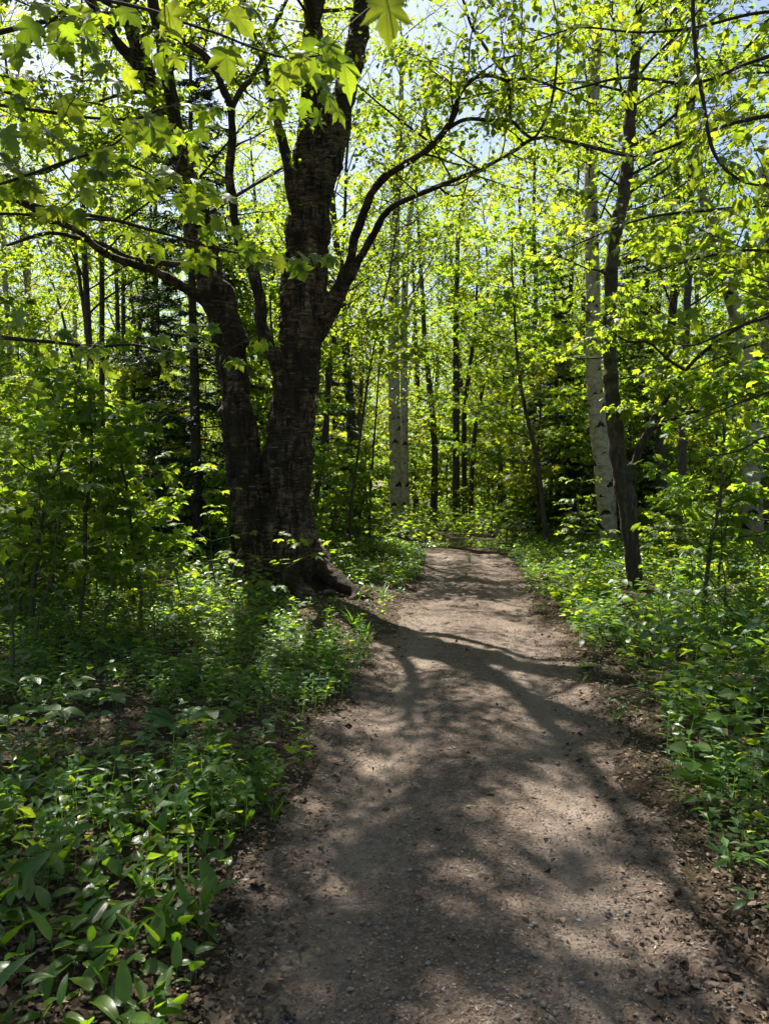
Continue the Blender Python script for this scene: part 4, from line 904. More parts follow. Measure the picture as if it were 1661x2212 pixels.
# ------------------------------------------------------------------ near branches hanging into the view
def near_branches(name, label, cat, root_xy, H, r0, limbs, leaves, fill, tpls_me, leaf_len, barkm, seed, hang=0.6, face=0.5):
    """limbs: traced polylines starting at the trunk; leaves: (px, py, size_px, d, turn) hung by hand; fill: nodes along the limbs."""
    r = np.random.default_rng(seed); base = np.array([*root_xy, gz(*root_xy)])
    t = thing(name, label, cat, tuple(base))
    tr = grow(base + [0, 0, -.1], (0, 0, 1), H, 10, .02, .05, r); g = Geo(); g.tube(resample(tr, 24) - base, r0 * (1 - .8 * np.linspace(0, 1, 24)), 10); obj('trunk', g.mesh('trunk', barkm), t)
    gp = Geo(); allp = []; out = []
    tf = (3.9 - base[2]) / H if name != 'leaning_sapling' else .8
    gt = Geo(); lt_ = Leaves(); foliate(gt, lt_, tr - base, lambda q: r0 * .6, r, tf, .98, 16, 1.9, .25, 5, 13, .28, .4, leaf_len); obj('top_limbs', gt.mesh('top_limbs', barkm), t, kind='stuff')
    gt = Geo(); lt_.fill(gt, T_MAPLE_L if tpls_me is ME_MAPLE else T_OV, r); obj('top_crown', gt.mesh('top_crown', M['leaf_maple'] if tpls_me is ME_MAPLE else M['leaf_birch'], False), t, kind='stuff')
    for pts in limbs:
        P, R = smooth_trace(pts, None); zt = P[0][2] - 0.35
        st, _ = at(tr, np.clip((zt - base[2]) / H, .1, .97)); lead = resample(np.array([st, (st + P[0]) / 2 + [0, 0, .12], P[0]]), 8)
        P = np.vstack([lead[:-1], P]); R = np.concatenate([np.linspace(R[0] * 1.6, R[0], 7), R])
        gb = Geo(); gb.tube(P - base, R, 7); bo = obj('branch', gb.mesh('branch', barkm), t); allp.append(P[7:])
        L = np.linalg.norm(np.diff(P, axis=0), axis=1).sum(); k = max(2, int(L / fill)) if fill else 0
        for i in range(k):
            q, tn = at(P, 0.12 + 0.88 * (i + r.random() * .6) / k); sd = unit(np.cross(tn, [0, 0, 1.0]))
            tw = grow(q, sd * r.choice([-1, 1]) + tn * .8 + r.normal(0, .2, 3), r.uniform(.10, .34), 4, .12, .0, r)
            gp.tube(tw - base, .0028 * np.linspace(1, .5, 5), 4, cap=False)
            for c, tt in enumerate((.45, .75, 1.0, 1.0)):
                qq, t2 = at(tw, tt)
                s2 = unit(np.cross(t2, [0, 0, 1.0]))
                for sg in (-1, 1):
                    if r.random() < .28: continue
                    pl = leaf_len * r.uniform(.35, .7); dd = unit(s2 * sg * .8 + t2 * .6 + [0, 0, .1]); e = qq + dd * pl
                    gp.tube(np.array([qq, (qq + e) / 2 + [0, 0, .008], e]) - base, .0012, 3, cap=False)
                    nr = np.array([0, -face, 1.0]) + r.normal(0, .45, 3)
                    out.append((e, unit(dd + [0, 0, -hang * r.uniform(.3, 1.6)]), nr, leaf_len * r.uniform(.55, 1.2), bo))
    AP = np.concatenate(allp) if allp else tr
    for (px, py, sz, d, turn) in leaves:
        s = sz * d / F_PX; a = math.radians(turn); yv = np.array([math.sin(a), -.15, -math.cos(a)]); c = pix(px, py, d); b = c - yv * s * .5
        nr = np.array([r.normal(0, .3), -1.0, .35 + r.normal(0, .25)])
        out.append((b, yv, nr, s, t)); dd = ((AP - b) ** 2).sum(1); q = AP[dd.argmin()]
        gp.tube(np.array([q, (q + b) / 2 + [0, 0, .015], b]) - base, .0016, 4, cap=False)
    obj('twigs', gp.mesh('twigs', M['bark_green']), t, kind='stuff')
    P = np.array([o[0] for o in out]); ok, _, _, z = in_frame(P, 60); S = np.array([o[3] for o in out])
    order = np.argsort(np.where(ok, z / S, 1e6)); single = set(order[:300].tolist())
    gr = Geo()
    for i, (p, y, n, s, bo) in enumerate(out):
        if i in single: obj('leaf', tpls_me[int(r.integers(len(tpls_me)))], bo, matrix=leaf_matrix(p - base, np.asarray(y, float), np.asarray(n, float), float(s)))
    rest = [o for i, o in enumerate(out) if i not in single]
    if rest:
        tp = T_MAPLE_L if tpls_me is ME_MAPLE else T_OV
        put(gr, tp, np.array([o[0] for o in rest]) - base, np.array([o[1] for o in rest]), np.array([o[2] for o in rest]), np.array([o[3] for o in rest]), r)
        obj('crown', gr.mesh('crown', M['leaf_maple'] if tpls_me is ME_MAPLE else M['leaf_birch'], False), t, kind='stuff')
    return t
near_branches('overhanging_maple', 'maple whose large backlit leaves hang into the top left of the view', 'tree', (-2.55, 2.9), 7.0, .055,
    [[(-60, -40, 9, 2.6), (170, -10, 8, 2.55), (315, 20, 7, 2.5), (400, 50, 6, 2.5), (475, 75, 5.5, 2.5), (550, 105, 5, 2.5), (620, 125, 4.5, 2.5), (700, 120, 3.5, 2.5)],
     [(-60, 215, 8, 2.8), (0, 227, 8, 2.8), (100, 242, 7, 2.8), (200, 255, 6, 2.8), (300, 255, 5, 2.8), (345, 235, 4, 2.8)],
     [(-60, 430, 7, 3.1), (0, 400, 7, 3.1), (125, 355, 6, 3.1), (240, 315, 5, 3.1), (290, 270, 3, 3.1)],
     [(-60, 400, 10, 3.6), (0, 418, 10, 3.6), (100, 450, 9, 3.6), (225, 470, 8, 3.6), (300, 490, 7, 3.6), (390, 515, 6, 3.6), (480, 540, 5, 3.6), (560, 555, 4, 3.6), (640, 575, 3, 3.6)],
     [(265, 478, 5, 3.6), (325, 435, 4.5, 3.5), (370, 400, 4, 3.5), (385, 350, 3, 3.5)],
     [(-60, 120, 6, 3.0), (40, 110, 6, 3.0), (95, 60, 5, 3.0), (150, 10, 4, 3.0)],
     [(-60, 723, 9, 4.4), (0, 728, 9, 4.4), (100, 738, 8, 4.4), (210, 748, 7, 4.4), (290, 745, 6, 4.4), (370, 765, 5, 4.4), (460, 770, 4, 4.4), (560, 720, 3, 4.4)]],
    [(490, 135, 78, 2.45, 5), (610, 165, 66, 2.45, -8), (748, 148, 84, 2.4, 28), (672, 120, 84, 2.5, -25), (372, 45, 78, 2.45, 20), (520, 45, 74, 2.5, 40), (640, 160, 56, 2.5, -20), (715, 100, 58, 2.4, 60),
     (836, 32, 95, 1.35, 4), (330, 285, 72, 2.7, 15), (285, 282, 62, 2.75, -20), (357, 290, 50, 2.75, 30), (140, 75, 70, 2.9, 15), (60, 70, 66, 2.9, -30), (150, 230, 66, 2.75, 40), (225, 350, 60, 3.0, 10), (215, 340, 44, 3.0, -30),
     (420, 458, 60, 3.4, 35), (412, 455, 44, 3.5, -15), (375, 380, 48, 3.4, 60), (350, 375, 44, 3.5, -40), (443, 508, 40, 3.5, 5), (455, 520, 30, 3.5, -30), (530, 540, 44, 3.5, -10), (545, 548, 36, 3.5, 30), (652, 590, 46, 3.5, 20), (640, 575, 40, 3.5, 75), (600, 570, 36, 3.5, -60), (572, 560, 30, 3.5, 40),
     (190, 425, 46, 3.5, 10), (95, 470, 44, 3.4, -12), (35, 120, 60, 2.8, 10), (20, 300, 60, 2.7, 20), (470, 490, 42, 3.5, 60), (510, 505, 36, 3.5, 15), (85, 845, 44, 4.2, 50), (45, 690, 48, 4.2, 20), (170, 40, 60, 2.9, -15)],
    .27, ME_MAPLE, .076, M['bark_twig'], 41, 0.9, 0.9)
near_branches('overhanging_elm', 'slender-twigged tree whose oval leaves overhang the top right of the view', 'tree', (3.6, 4.9), 7.0, .06,
    [[(1730, 240, 9, 5.0), (1600, 262, 8, 5.0), (1500, 295, 7, 5.1), (1380, 337, 6, 5.2), (1250, 312, 5, 5.3), (1170, 290, 3, 5.4)],
     [(1730, 100, 9, 4.8), (1620, 135, 8, 4.8), (1500, 180, 7, 4.8), (1350, 168, 6, 4.9), (1230, 195, 4, 5.0)],
     [(1500, -60, 8, 4.4), (1496, 0, 9, 4.4), (1503, 125, 9, 4.4), (1520, 225, 8, 4.4), (1530, 290, 8, 4.4), (1550, 345, 7, 4.4), (1600, 390, 6, 4.4), (1670, 405, 5, 4.4)],
     [(1730, 436, 8, 5.6), (1600, 448, 7, 5.6), (1445, 462, 6, 5.7), (1380, 475, 5, 5.8), (1310, 500, 4, 5.9), (1200, 548, 3, 6.0)],
     [(1730, 20, 8, 4.6), (1620, 30, 7, 4.6), (1500, 60, 6, 4.7), (1380, 70, 5, 4.8), (1250, 60, 4, 4.9), (1150, 90, 3, 5.0)],
     [(1730, -60, 10, 5.2), (1500, -90, 9, 5.2), (1250, -120, 8, 5.3), (1000, -140, 6, 5.4), (780, -150, 4, 5.5)],  # this limb and the next: added above the frame to shade the path
     [(1730, -200, 10, 4.8), (1450, -260, 8, 4.9), (1150, -300, 6, 5.0), (900, -320, 4, 5.1)],
     [(1730, 560, 7, 6.2), (1620, 540, 6, 6.2), (1500, 560, 5, 6.3), (1400, 590, 4, 6.4)]],
    [], .11, ME_OV, .078, M['bark_twig'], 43, 0.7, 0.5)
near_branches('leaning_sapling', 'maple sapling reaching in beside the stout blotched birch, with layered leaves', 'sapling', (4.1, 7.0), 4.0, .03,
    [[(1720, 660, 7, 7.0), (1640, 690, 6, 7.0), (1570, 715, 5, 7.0), (1500, 745, 4, 7.1), (1440, 740, 3, 7.2)],
     [(1720, 720, 6, 6.6), (1640, 740, 5, 6.6), (1560, 770, 4, 6.6), (1490, 800, 3, 6.7)],
     [(1720, 830, 6, 6.4), (1650, 850, 5, 6.4), (1570, 880, 4, 6.5), (1500, 910, 3, 6.6)],
     [(1720, 930, 6, 6.6), (1650, 945, 5, 6.6), (1590, 975, 4, 6.6), (1530, 985, 3, 6.7)]],
    [(1512, 705, 34, 6.6, 60), (1470, 690, 36, 6.6, -20), (1600, 760, 40, 6.2, 25), (1490, 680, 34, 6.6, -60)], .34, ME_MAPLE, .095, M['bark_twig'], 47, 0.45, 0.35)

# ------------------------------------------------------------------ saplings and shrubs whose leaves can be told apart
def near_sapling(label, px, d, H, n_pairs, leaf_len, seed, tpls=None, name='maple_sapling', cat='sapling', group='maple saplings near the path', mat=None, spread=.42, arch=0.0, elev=.25, drop=.35):
    r = np.random.default_rng(seed); x = (px - CX) / F_PX * d; base = np.array([x, d, gz(x, d)]); tpls = tpls or ME_MAPLE
    t = thing(name, label, cat, tuple(base), 0, group); g = Geo(); a0 = r.random() * 6.28
    st = grow((0, 0, -.03), (r.normal(0, .08) + arch * math.cos(a0), r.normal(0, .08) + arch * math.sin(a0), 1), H, 9, .13, .06 - arch * .1, r)
    g.tube(resample(st, 20), (.0045 * H + .002) * np.linspace(1, .3, 20), 6)
    az = r.random() * 3.14
    for i in range(n_pairs):
        tt = .22 + .78 * (i + .5) / n_pairs; q, tn = at(st, tt); az += 1.57 + r.normal(0, .3)
        for sg in (0, math.pi):
            a = az + sg + r.normal(0, .2); dr = np.array([math.cos(a), math.sin(a), 0])
            Lb = spread * H ** .5 * (1.15 - .75 * tt) * r.uniform(.6, 1.25)
            br = grow(q, dr + [0, 0, elev], Lb, 4, .1, .0, r); g.tube(br, .0026 * np.linspace(1, .4, 5), 4, cap=False)
            for uu in (.55, 1.0):
                qq, t2 = at(br, uu); s2 = unit(np.cross(t2, [0, 0, 1.0]))
                for s3 in ((-1, 1) if uu < 1 else (-1, 0, 1)):
                    if r.random() < .12: continue
                    dd = unit(s2 * s3 * .9 + t2 * .7 + [0, 0, .12]); e = qq + dd * leaf_len * r.uniform(.25, .55)
                    g.tube(np.array([qq, e]), .0011, 3, cap=False)
                    obj('leaf', tpls[int(r.integers(len(tpls)))], t, matrix=leaf_matrix(e, unit(dd + [0, 0, -drop * r.uniform(.2, 1.6)]), np.array([0, 0, 1.0]) + r.normal(0, .28, 3), leaf_len * r.uniform(.7, 1.2)))
    obj('stem', g.mesh('stem', mat or M['bark_green']), t)
    return t
SAPS = [('tall maple sapling at the photo edge left of the thicket', 15, 5.6, 2.0, 6, .10), ('broad maple sapling standing before the pale birches', 75, 6.6, 2.1, 6, .10), ('maple sapling right in front of the slim dark trunks', 165, 7.4, 2.1, 6, .105),
        ('straight thin-stemmed maple sapling below the slim dark trunks', 240, 6.5, 1.7, 5, .10), ('maple sapling below the leaning thin trunk', 310, 8.6, 2.0, 5, .10), ('bright maple sapling under the hemlock boughs', 400, 9.4, 2.1, 6, .10),
        ('maple sapling touching the left flank of the big birch', 470, 9.8, 1.9, 5, .10), ('little maple sapling standing right before the big birch roots', 588, 8.8, 1.05, 3, .11), ('low maple sapling left of the one before the roots', 500, 9.0, 1.0, 3, .105),
        ('tallest maple sapling in the rear of the left thicket', 110, 9.0, 2.5, 6, .10), ('pale maple sapling rising behind the straight thin-stemmed one', 215, 9.6, 2.3, 6, .10), ('small maple sapling on the open litter in front of the thicket', 330, 6.6, .95, 3, .10),
        ('seedling maple beside the right flank of the big birch', 735, 11.6, .9, 3, .10), ('yellow-leaved maple sapling behind the viburnum', 1500, 8.6, 1.25, 4, .10), ('tall maple sapling behind the viburnum near the blotched birch', 1570, 8.0, 1.8, 5, .10),
        ('maple sapling at the right photo edge above the viburnum', 1650, 7.2, 1.6, 5, .10), ('maple sapling just right of the grey-barked maple foot', 1440, 10.2, 1.5, 5, .105), ('bright maple sapling on the path side of the leaning birch', 1262, 14.0, 1.9, 5, .12), ('maple sapling in front of the leaning birch foot', 1300, 12.4, 1.3, 4, .11)]
for i, (lab, px, d, H, n, ll) in enumerate(SAPS): near_sapling(lab, px, d, H, n, ll, 500 + i)
ME_ROUND = [tpl_mesh(tpl_strip(7, w_ovate(.37), a, b), 'leaf', M['leaf_viburnum']) for a, b in ((.2, .06), (.34, .10), (.1, .12))]
VIB = [('round-leaved viburnum shrub nearest the maple foot', 1395, 7.6, .75), ('round-leaved viburnum shrub second from the maple foot', 1450, 7.0, .72), ('round-leaved viburnum shrub in the middle of its thicket', 1520, 6.5, .78), ('round-leaved viburnum shrub at the right photo edge', 1635, 6.0, .85),
       ('low round-leaved viburnum shrub leaning to the path', 1330, 7.2, .42), ('round-leaved viburnum shrub behind the edge one', 1590, 7.2, .8), ('low round-leaved viburnum shrub in front of its thicket', 1420, 6.1, .45)]
for i, (lab, px, d, H) in enumerate(VIB): near_sapling(lab, px, d, H, 4, .095, 560 + i, ME_ROUND, 'viburnum_shrub', 'shrub', 'viburnum shrubs', M['bark_twig'], .42, .5, .3, .45)

# ------------------------------------------------------------------ undergrowth mass
def herb_mass(g, gs, x, y, h, k, size, tpl, rng, spread=.05, tilt=.4):
    n = len(x); z0 = base_h(x, y)
    lean = rng.normal(0, .12, (n, 2)) * h[:, None]
    idx = np.repeat(np.arange(n), k); j = np.tile(np.arange(k), n); f = .35 + .65 * (j + rng.random(n * k) * .6) / k
    a = rng.random(n)[idx] * 6.28 + j * 2.4 + rng.normal(0, .3, n * k)
    dr = np.stack([np.cos(a), np.sin(a), np.zeros(n * k)], -1)
    p = np.stack([x[idx] + lean[idx, 0] * f, y[idx] + lean[idx, 1] * f, z0[idx] + h[idx] * f], -1) + dr * spread * (1.2 - f)[:, None] * rng.random(n * k)[:, None]
    put(g, tpl, p, dr + np.array([0, 0, .15]) + rng.normal(0, .25, (n * k, 3)), np.array([0, 0, 1.0]) + rng.normal(0, tilt, (n * k, 3)), size * ((.55 + .85 * rng.random(n))[idx]) * (.7 + .5 * rng.random(n * k)), rng)
    if gs is not None:
        b = np.stack([x, y, z0 - .01], -1); t = b + np.stack([lean[:, 0], lean[:, 1], h], -1); w_ = .0025
        V = np.concatenate([b + [w_, 0, 0], b + [-w_, 0, 0], t + [-w_ * .4, 0, 0], t + [w_ * .4, 0, 0]]); i = np.arange(n)
        gs.add(V, np.stack([i, i + n, i + 2 * n, i + 3 * n], -1), None, np.concatenate([rng.random(n)] * 4))
def herb_sites(n, dmin, dmax, side, lo=1.0, pw=.7):
    d = dmin + (dmax - dmin) * rng.random(n) ** pw; x = (rng.random(n) * 2 - 1) * (.60 * d + .6)
    dx = x - path_x(d); a = np.abs(dx); ed = half_w(d) + (n2(x, d, 1.6, 21.0) - .5) * .5 + (n2(x, d, 5, 1.0) - .5) * .3
    ok = (a > ed + lo - 1.0) & (np.hypot(x - TREE[0], d - TREE[1]) > .75) & (np.hypot(x + 0.95, d - 10.35) > .55)
    ok |= (d > 19.7 + n2(x, d, 1.5, 3.0)) & (np.abs(x) < 30)
    px = CX + F_PX * x / d; thin_ = rng.random(n) < .12
    ok &= ~((px > 640) & (px < 860) & (d > 7.6) & (d < 11.2)) | thin_            # trodden verge before the birch roots
    ok &= ~((px > 1335) & (px < 1415) & (d > 8.0) & (d < 11.5)) | thin_
    if side: ok &= (dx * side > 0)
    return x[ok], d[ok]
def clump(x, y, s, seed, a, b): return sstep(a, b, n2(x, y, s, seed))
ug = Geo(); us = Geo(); ug2 = Geo()
# near left: low, patchy, litter shows between
x, y = herb_sites(9800, 2.6, 10.5, -1, 1.02); c = n2(x, y, .9, 12.0); ok = rng.random(len(x)) < clump(x, y, .9, 12.0, .24, .52) * (1 - .35 * sstep(.1, .5, np.exp(-((y - 7.2) ** 2 / 1.4) - ((x + 2.2) / 1.5) ** 2)))
x, y, c = x[ok], y[ok], c[ok]; half = rng.random(len(x)) < .5
herb_mass(ug, us, x[half], y[half], .07 + .16 * rng.random(half.sum()) + .12 * c[half], 9, .062, T_LANCE, rng, .04)
herb_mass(ug2, us, x[~half], y[~half], .05 + .14 * rng.random((~half).sum()) + .10 * c[~half], 6, .068, T_OV, rng, .05)
vg = Geo()
x, y = herb_sites(900, 3.4, 10.5, -1, 1.1); ok = rng.random(len(x)) < clump(x, y, .7, 55.0, .4, .6); x, y = x[ok], y[ok]
herb_mass(vg, us, x, y, .12 + .35 * rng.random(len(x)) ** 1.5, 6, .085, T_MAPLE_L, rng, .09, .3)
x, y = herb_sites(1500, 3.2, 12, 1, 1.2); ok = rng.random(len(x)) < clump(x, y, .7, 66.0, .38, .58); x, y = x[ok], y[ok]
herb_mass(vg, us, x, y, (.15 + .42 * rng.random(len(x)) ** 1.4) * (.7 + .3 * sstep(2.2, 3.5, x)), 8, .09, T_MAPLE_L, rng, .12, .3)
x, y = herb_sites(1500, 3.6, 12, 1, 1.2); ok = rng.random(len(x)) < clump(x, y, .8, 88.0, .42, .6); x, y = x[ok], y[ok]
herb_mass(vg, us, x, y, .15 + .38 * rng.random(len(x)), 8, .095, T_ROUND, rng, .10, .35)
# near right: denser and taller
x, y = herb_sites(5000, 2.8, 9.5, 1, 1.12); ok = rng.random(len(x)) < clump(x, y, .8, 40.0, .34, .56); x, y = x[ok], y[ok]; half = rng.random(len(x)) < .6
herb_mass(ug, us, x[half], y[half], (.12 + .34 * rng.random(half.sum())) * (.5 + n2(x, y, 1.1, 71.0)[half]), 10, .064, T_LANCE, rng, .06)
herb_mass(ug2, us, x[~half], y[~half], .10 + .2 * rng.random((~half).sum()), 7, .07, T_OV, rng, .06)
# middle distance, both sides
x, y = herb_sites(9500, 9.5, 21, 0, 1.0); ok = rng.random(len(x)) < clump(x, y, .5, 9.0, .25, .5); x, y = x[ok], y[ok]; half = rng.random(len(x)) < .5
ramp_h = .13 + .22 * sstep(1.0, 3.0, np.abs(x - path_x(y)))
herb_mass(ug, None, x[half], y[half], ramp_h[half] * (.6 + 1.0 * rng.random(half.sum())), 9, .085, T_OV, rng, .10)
herb_mass(ug2, None, x[~half], y[~half], ramp_h[~half] * (.6 + 1.2 * rng.random((~half).sum())), 9, .09, T_LANCE, rng, .12)
# far floor
x, y = herb_sites(8500, 20, 48, 0, 1.0, .8)
herb_mass(ug2, None, x, y, .3 + .7 * rng.random(len(x)), 5, .20, T_OV, rng, .3)
under = obj('undergrowth', ug.mesh('undergrowth', M['leaf_herb'], False), kind='stuff'); tag(under, 'green herb layer of small leaves covering the forest floor', 'undergrowth')
obj('leaves', ug2.mesh('leaves', M['leaf_mid'], False), under, kind='stuff'); obj('stems', us.mesh('stems', M['stem'], False), under, kind='stuff'); obj('broad_leaves', vg.mesh('broad_leaves', M['leaf_maple'], False), under, kind='stuff')

# ------------------------------------------------------------------ single plants near the camera
w_lily = lambda k: (lambda t: k * (math.sin(math.pi * min(1, (t + .015) ** .7)) ** .75) if t < 1 else 0.0)
ME_LILY = [tpl_mesh(tpl_strip(9, w_lily(k), a, b, wv), 'leaf', M['leaf_lily']) for k, a, b, wv in ((.25, .22, .10, .05), (.20, .02, .16, .03), (.28, .40, .07, .08), (.17, -.10, .2, .02), (.22, .6, .12, .05), (.15, .3, .1, .04))]
ME_HERB = [tpl_mesh(tpl_strip(6, w_lance(k), a, b), 'leaf', M['leaf_herb_near']) for k, a, b in ((.19, .2, .07), (.22, .35, .05), (.17, .1, .10))]
ME_OVAL = [tpl_mesh(tpl_strip(6, w_ovate(k), a, b), 'leaf', M['leaf_herb_near']) for k, a, b in ((.27, .2, .07), (.31, .3, .05))]
def in_view(x, d):
    X_, Y_, _ = to_px(np.array([x, d, .08])); return -60 < X_[0] < 1720 and Y_[0] < 2300
def spot(px, py):
    d = CAM_H * F_PX / (py - 1055); return (px - CX) / F_PX * d, d
rng = np.random.default_rng(909)
plant_rows = {}
def stemmed(name, label, cat, x, d, group, place):
    z = gz(x, d); t = thing(name, label, cat, (x, d, z), 0, group)
    if group: plant_rows.setdefault(label, []).append((x / d, t))
    g = Geo(); place(t, g)
    if g.n: obj('stem', g.mesh('stem', M['stem']), t)
    return t
def lily(x, d, label, s=1.0):
    def place(t, g):
        a0 = rng.random() * 6.28; h = rng.uniform(.05, .11) * s; lean = np.array([rng.normal(0, .02), rng.normal(0, .02), h])
        g.tube(np.array([(0, 0, -.01), lean * .5 + [.004, 0, 0], lean]), .0018, 5, cap=False); nl = rng.choice([1, 2, 3], p=[.15, .5, .35])
        for k in range(nl):
            a = a0 + k * 2.5 + rng.normal(0, .3); e = rng.uniform(.15, 1.1); dr = np.array([math.cos(a) * math.cos(e), math.sin(a) * math.cos(e), math.sin(e)])
            p = lean * (.35 + .65 * (k + 1) / nl); obj('leaf', ME_LILY[int(rng.integers(6))], t, matrix=leaf_matrix(p, dr, np.array([-math.cos(a) * math.sin(e), -math.sin(a) * math.sin(e), math.cos(e)]) + rng.normal(0, .2, 3), (.045 + .085 * rng.random() ** .8) * s))
    return stemmed('wild_lily_plant', label, 'plant', x, d, 'wild lilies in the near corner', place)
pts = []; n = 0
LILY_ZONES = [('glossy lily-leaved plant in the dense clump in the bottom corner', -2.3, -.56, 2.1, 2.8, 95, .062), ('glossy lily-leaved plant at the fringe of the path, lower left', -1.0, -.50, 2.6, 3.9, 34, .09), ('lily-leaved plant in the shaded patch above the corner clump', -2.6, -.85, 2.75, 3.9, 110, .085)]
for lab, x0, x1, d0, d1, cnt, rm in LILY_ZONES:
    c = 0
    for _ in range(cnt * 25):
        if c >= cnt: break
        x = rng.uniform(x0, x1); d = rng.uniform(d0, d1)
        if not in_view(x, d) or abs(x - float(path_x(d))) < float(half_w(d)) + .0 or any((x - a) ** 2 + (d - b) ** 2 < rm ** 2 for a, b in pts): continue
        pts.append((x, d)); lily(x, d, lab); c += 1
def leafy_herb(x, d, label, h, pairs, ll, meshes, group, name='leafy_herb'):
    def place(t, g):
        top = np.array([rng.normal(0, .05) * h * 2, rng.normal(0, .05) * h * 2, h]); st = resample(np.array([(0, 0, -.01), top * .5 + [rng.normal(0, .01), 0, 0], top]), 6)
        g.tube(st, .0026 * np.linspace(1, .5, 6), 5, cap=False); a = rng.random() * 3.14
        for k in range(pairs):
            q, _ = at(st, .35 + .65 * (k + 1) / pairs); a += 1.57; sz = ll * (1.1 - .45 * (k / max(1, pairs - 1)) ** 2)
            for sg in (0, math.pi):
                b = a + sg + rng.normal(0, .15); dr = np.array([math.cos(b), math.sin(b), rng.uniform(-.1, .5)])
                obj('leaf', meshes[int(rng.integers(len(meshes)))], t, matrix=leaf_matrix(q + dr * .006, dr, np.array([0, 0, 1.0]) + rng.normal(0, .22, 3), sz * rng.uniform(.75, 1.2)))
    return stemmed(name, label, 'plant', x, d, group, place)
def zone(fn, cnt, x0, x1, d0, d1, rm, off=.05):
    c = 0
    for _ in range(cnt * 30):
        if c >= cnt: break
        x = rng.uniform(x0, x1); d = rng.uniform(d0, d1)
        if not in_view(x, d) or abs(x - float(path_x(d))) < float(half_w(d)) + off or any((x - a) ** 2 + (d - b) ** 2 < rm ** 2 for a, b in pts): continue
        pts.append((x, d)); fn(x, d); c += 1
zone(lambda x, d: leafy_herb(x, d, 'upright pointed-leaved herb in the bright clump right of the path', rng.uniform(.22, .42), 5, .068, ME_HERB, 'pointed herbs right of the path'), 46, 1.62, 3.0, 3.3, 5.2, .13, .18)
zone(lambda x, d: leafy_herb(x, d, 'low pointed-leaved herb at the right fringe of the path', rng.uniform(.08, .18), 3, .06, ME_HERB, 'low herbs at the right path edge'), 22, 1.3, 2.3, 2.7, 6.5, .16, .02)
zone(lambda x, d: leafy_herb(x, d, 'sparse young herb on the litter in the bottom right corner', rng.uniform(.10, .2), 3, .075, ME_HERB, 'young herbs in the right corner'), 12, 1.36, 1.9, 2.55, 3.5, .11, .06)
zone(lambda x, d: leafy_herb(x, d, 'broad-leaved herb in the patch between the lilies and the big birch', rng.uniform(.12, .26), 3, .075, ME_OVAL, 'broad herbs left of the path'), 44, -2.8, -.2, 3.9, 7.5, .16, .04)
zone(lambda x, d: leafy_herb(x, d, 'pointed-leaved herb in the patch between the lilies and the big birch', rng.uniform(.14, .28), 4, .06, ME_HERB, 'pointed herbs left of the path'), 40, -2.8, -.2, 3.8, 8.0, .15, .04)
def whorl(x, d, label, h=.16, ll=.085, k=5, fl=False):
    def place(t, g):
        top = np.array([rng.normal(0, .02), rng.normal(0, .02), h]); g.tube(np.array([(0, 0, -.01), top * .5, top]), .002, 5, cap=False); a0 = rng.random() * 6
        for i in range(k):
            a = a0 + i * 6.283 / k + rng.normal(0, .12); dr = np.array([math.cos(a), math.sin(a), rng.uniform(-.15, .25)])
            obj('leaf', ME_OVAL[int(rng.integers(2))], t, matrix=leaf_matrix(top + dr * .005, dr, np.array([0, 0, 1.0]) + rng.normal(0, .15, 3), ll * rng.uniform(.8, 1.15)))
        if fl:
            gf = Geo(); i = np.arange(6); aa = i * 6.283 / 6
            for q in aa: put(gf, T_LANCE, np.array([top + [0, 0, .03]]), np.array([[math.cos(q), math.sin(q), .15]]), np.array([[0, 0, 1.0]]), np.array([.009]), rng)
            obj('flower', gf.mesh('flower', M['white_petal'], False), t); g.tube(np.array([top, top + [0, 0, .03]]), .0008, 3, cap=False)
    return stemmed('whorled_herb', label, 'plant', x, d, 'whorled herbs on the left', place)
zone(lambda x, d: whorl(x, d, 'umbrella-like five-leaflet herb standing over the lilies on the left', .24, .12, 5), 14, -2.8, -.7, 3.2, 6.5, .2)
zone(lambda x, d: whorl(x, d, 'small white-flowered whorled herb among the lilies on the left', .10, .045, 6, True), 16, -2.2, -.7, 2.7, 4.6, .1)
ME_BLADE = [tpl_mesh(tpl_strip(7, lambda t, k=k: k * (1 - t ** 2.2), a, .01), 'blade', M['grass']) for k, a in ((.022, .5), (.016, .8), (.028, .3))]
def grass_tuft(x, d, label, n, ln):
    t = thing('grass_tuft', label, 'grass tuft', (x, d, gz(x, d)), 0, 'grass tufts along the path')
    for _ in range(n):
        a = rng.random() * 6.28; e = rng.uniform(.75, 1.4); dr = np.array([math.cos(a) * math.cos(e), math.sin(a) * math.cos(e), math.sin(e)])
        obj('blade', ME_BLADE[int(rng.integers(3))], t, matrix=leaf_matrix(np.array([rng.normal(0, .012), rng.normal(0, .012), -.005]), dr, np.array([-math.cos(a), -math.sin(a), .6]), ln * rng.uniform(.6, 1.2)))
for lab, px, py, n, ln in [('wide-bladed grass tuft at the left path edge above the lilies', 590, 1775, 16, .17), ('grass tuft beside the outermost birch root', 790, 1385, 26, .26), ('taller grass tuft just below the outermost birch root', 765, 1365, 26, .30), ('grass tuft above the outermost birch root', 825, 1300, 24, .32),
                           ('small grass sprig in the middle of the near path', 1030, 1905, 9, .06), ('tiny grass sprig by the pebbles on the near path', 1150, 1985, 8, .05), ('grass tuft on the middle strip at the far path end', 1015, 1215, 22, .25), ('low grass tuft on the middle strip before the path end', 1008, 1245, 20, .18),
                           ('grass tuft at the right path edge below the orange flower', 1262, 1475, 14, .16), ('grass tuft on the left verge beside the yellow dandelion', 728, 1490, 18, .2), ('thin grass tuft at the right path edge', 1330, 1560, 12, .14)]:
    x, d = spot(px, py); grass_tuft(x, d, lab, n, ln)
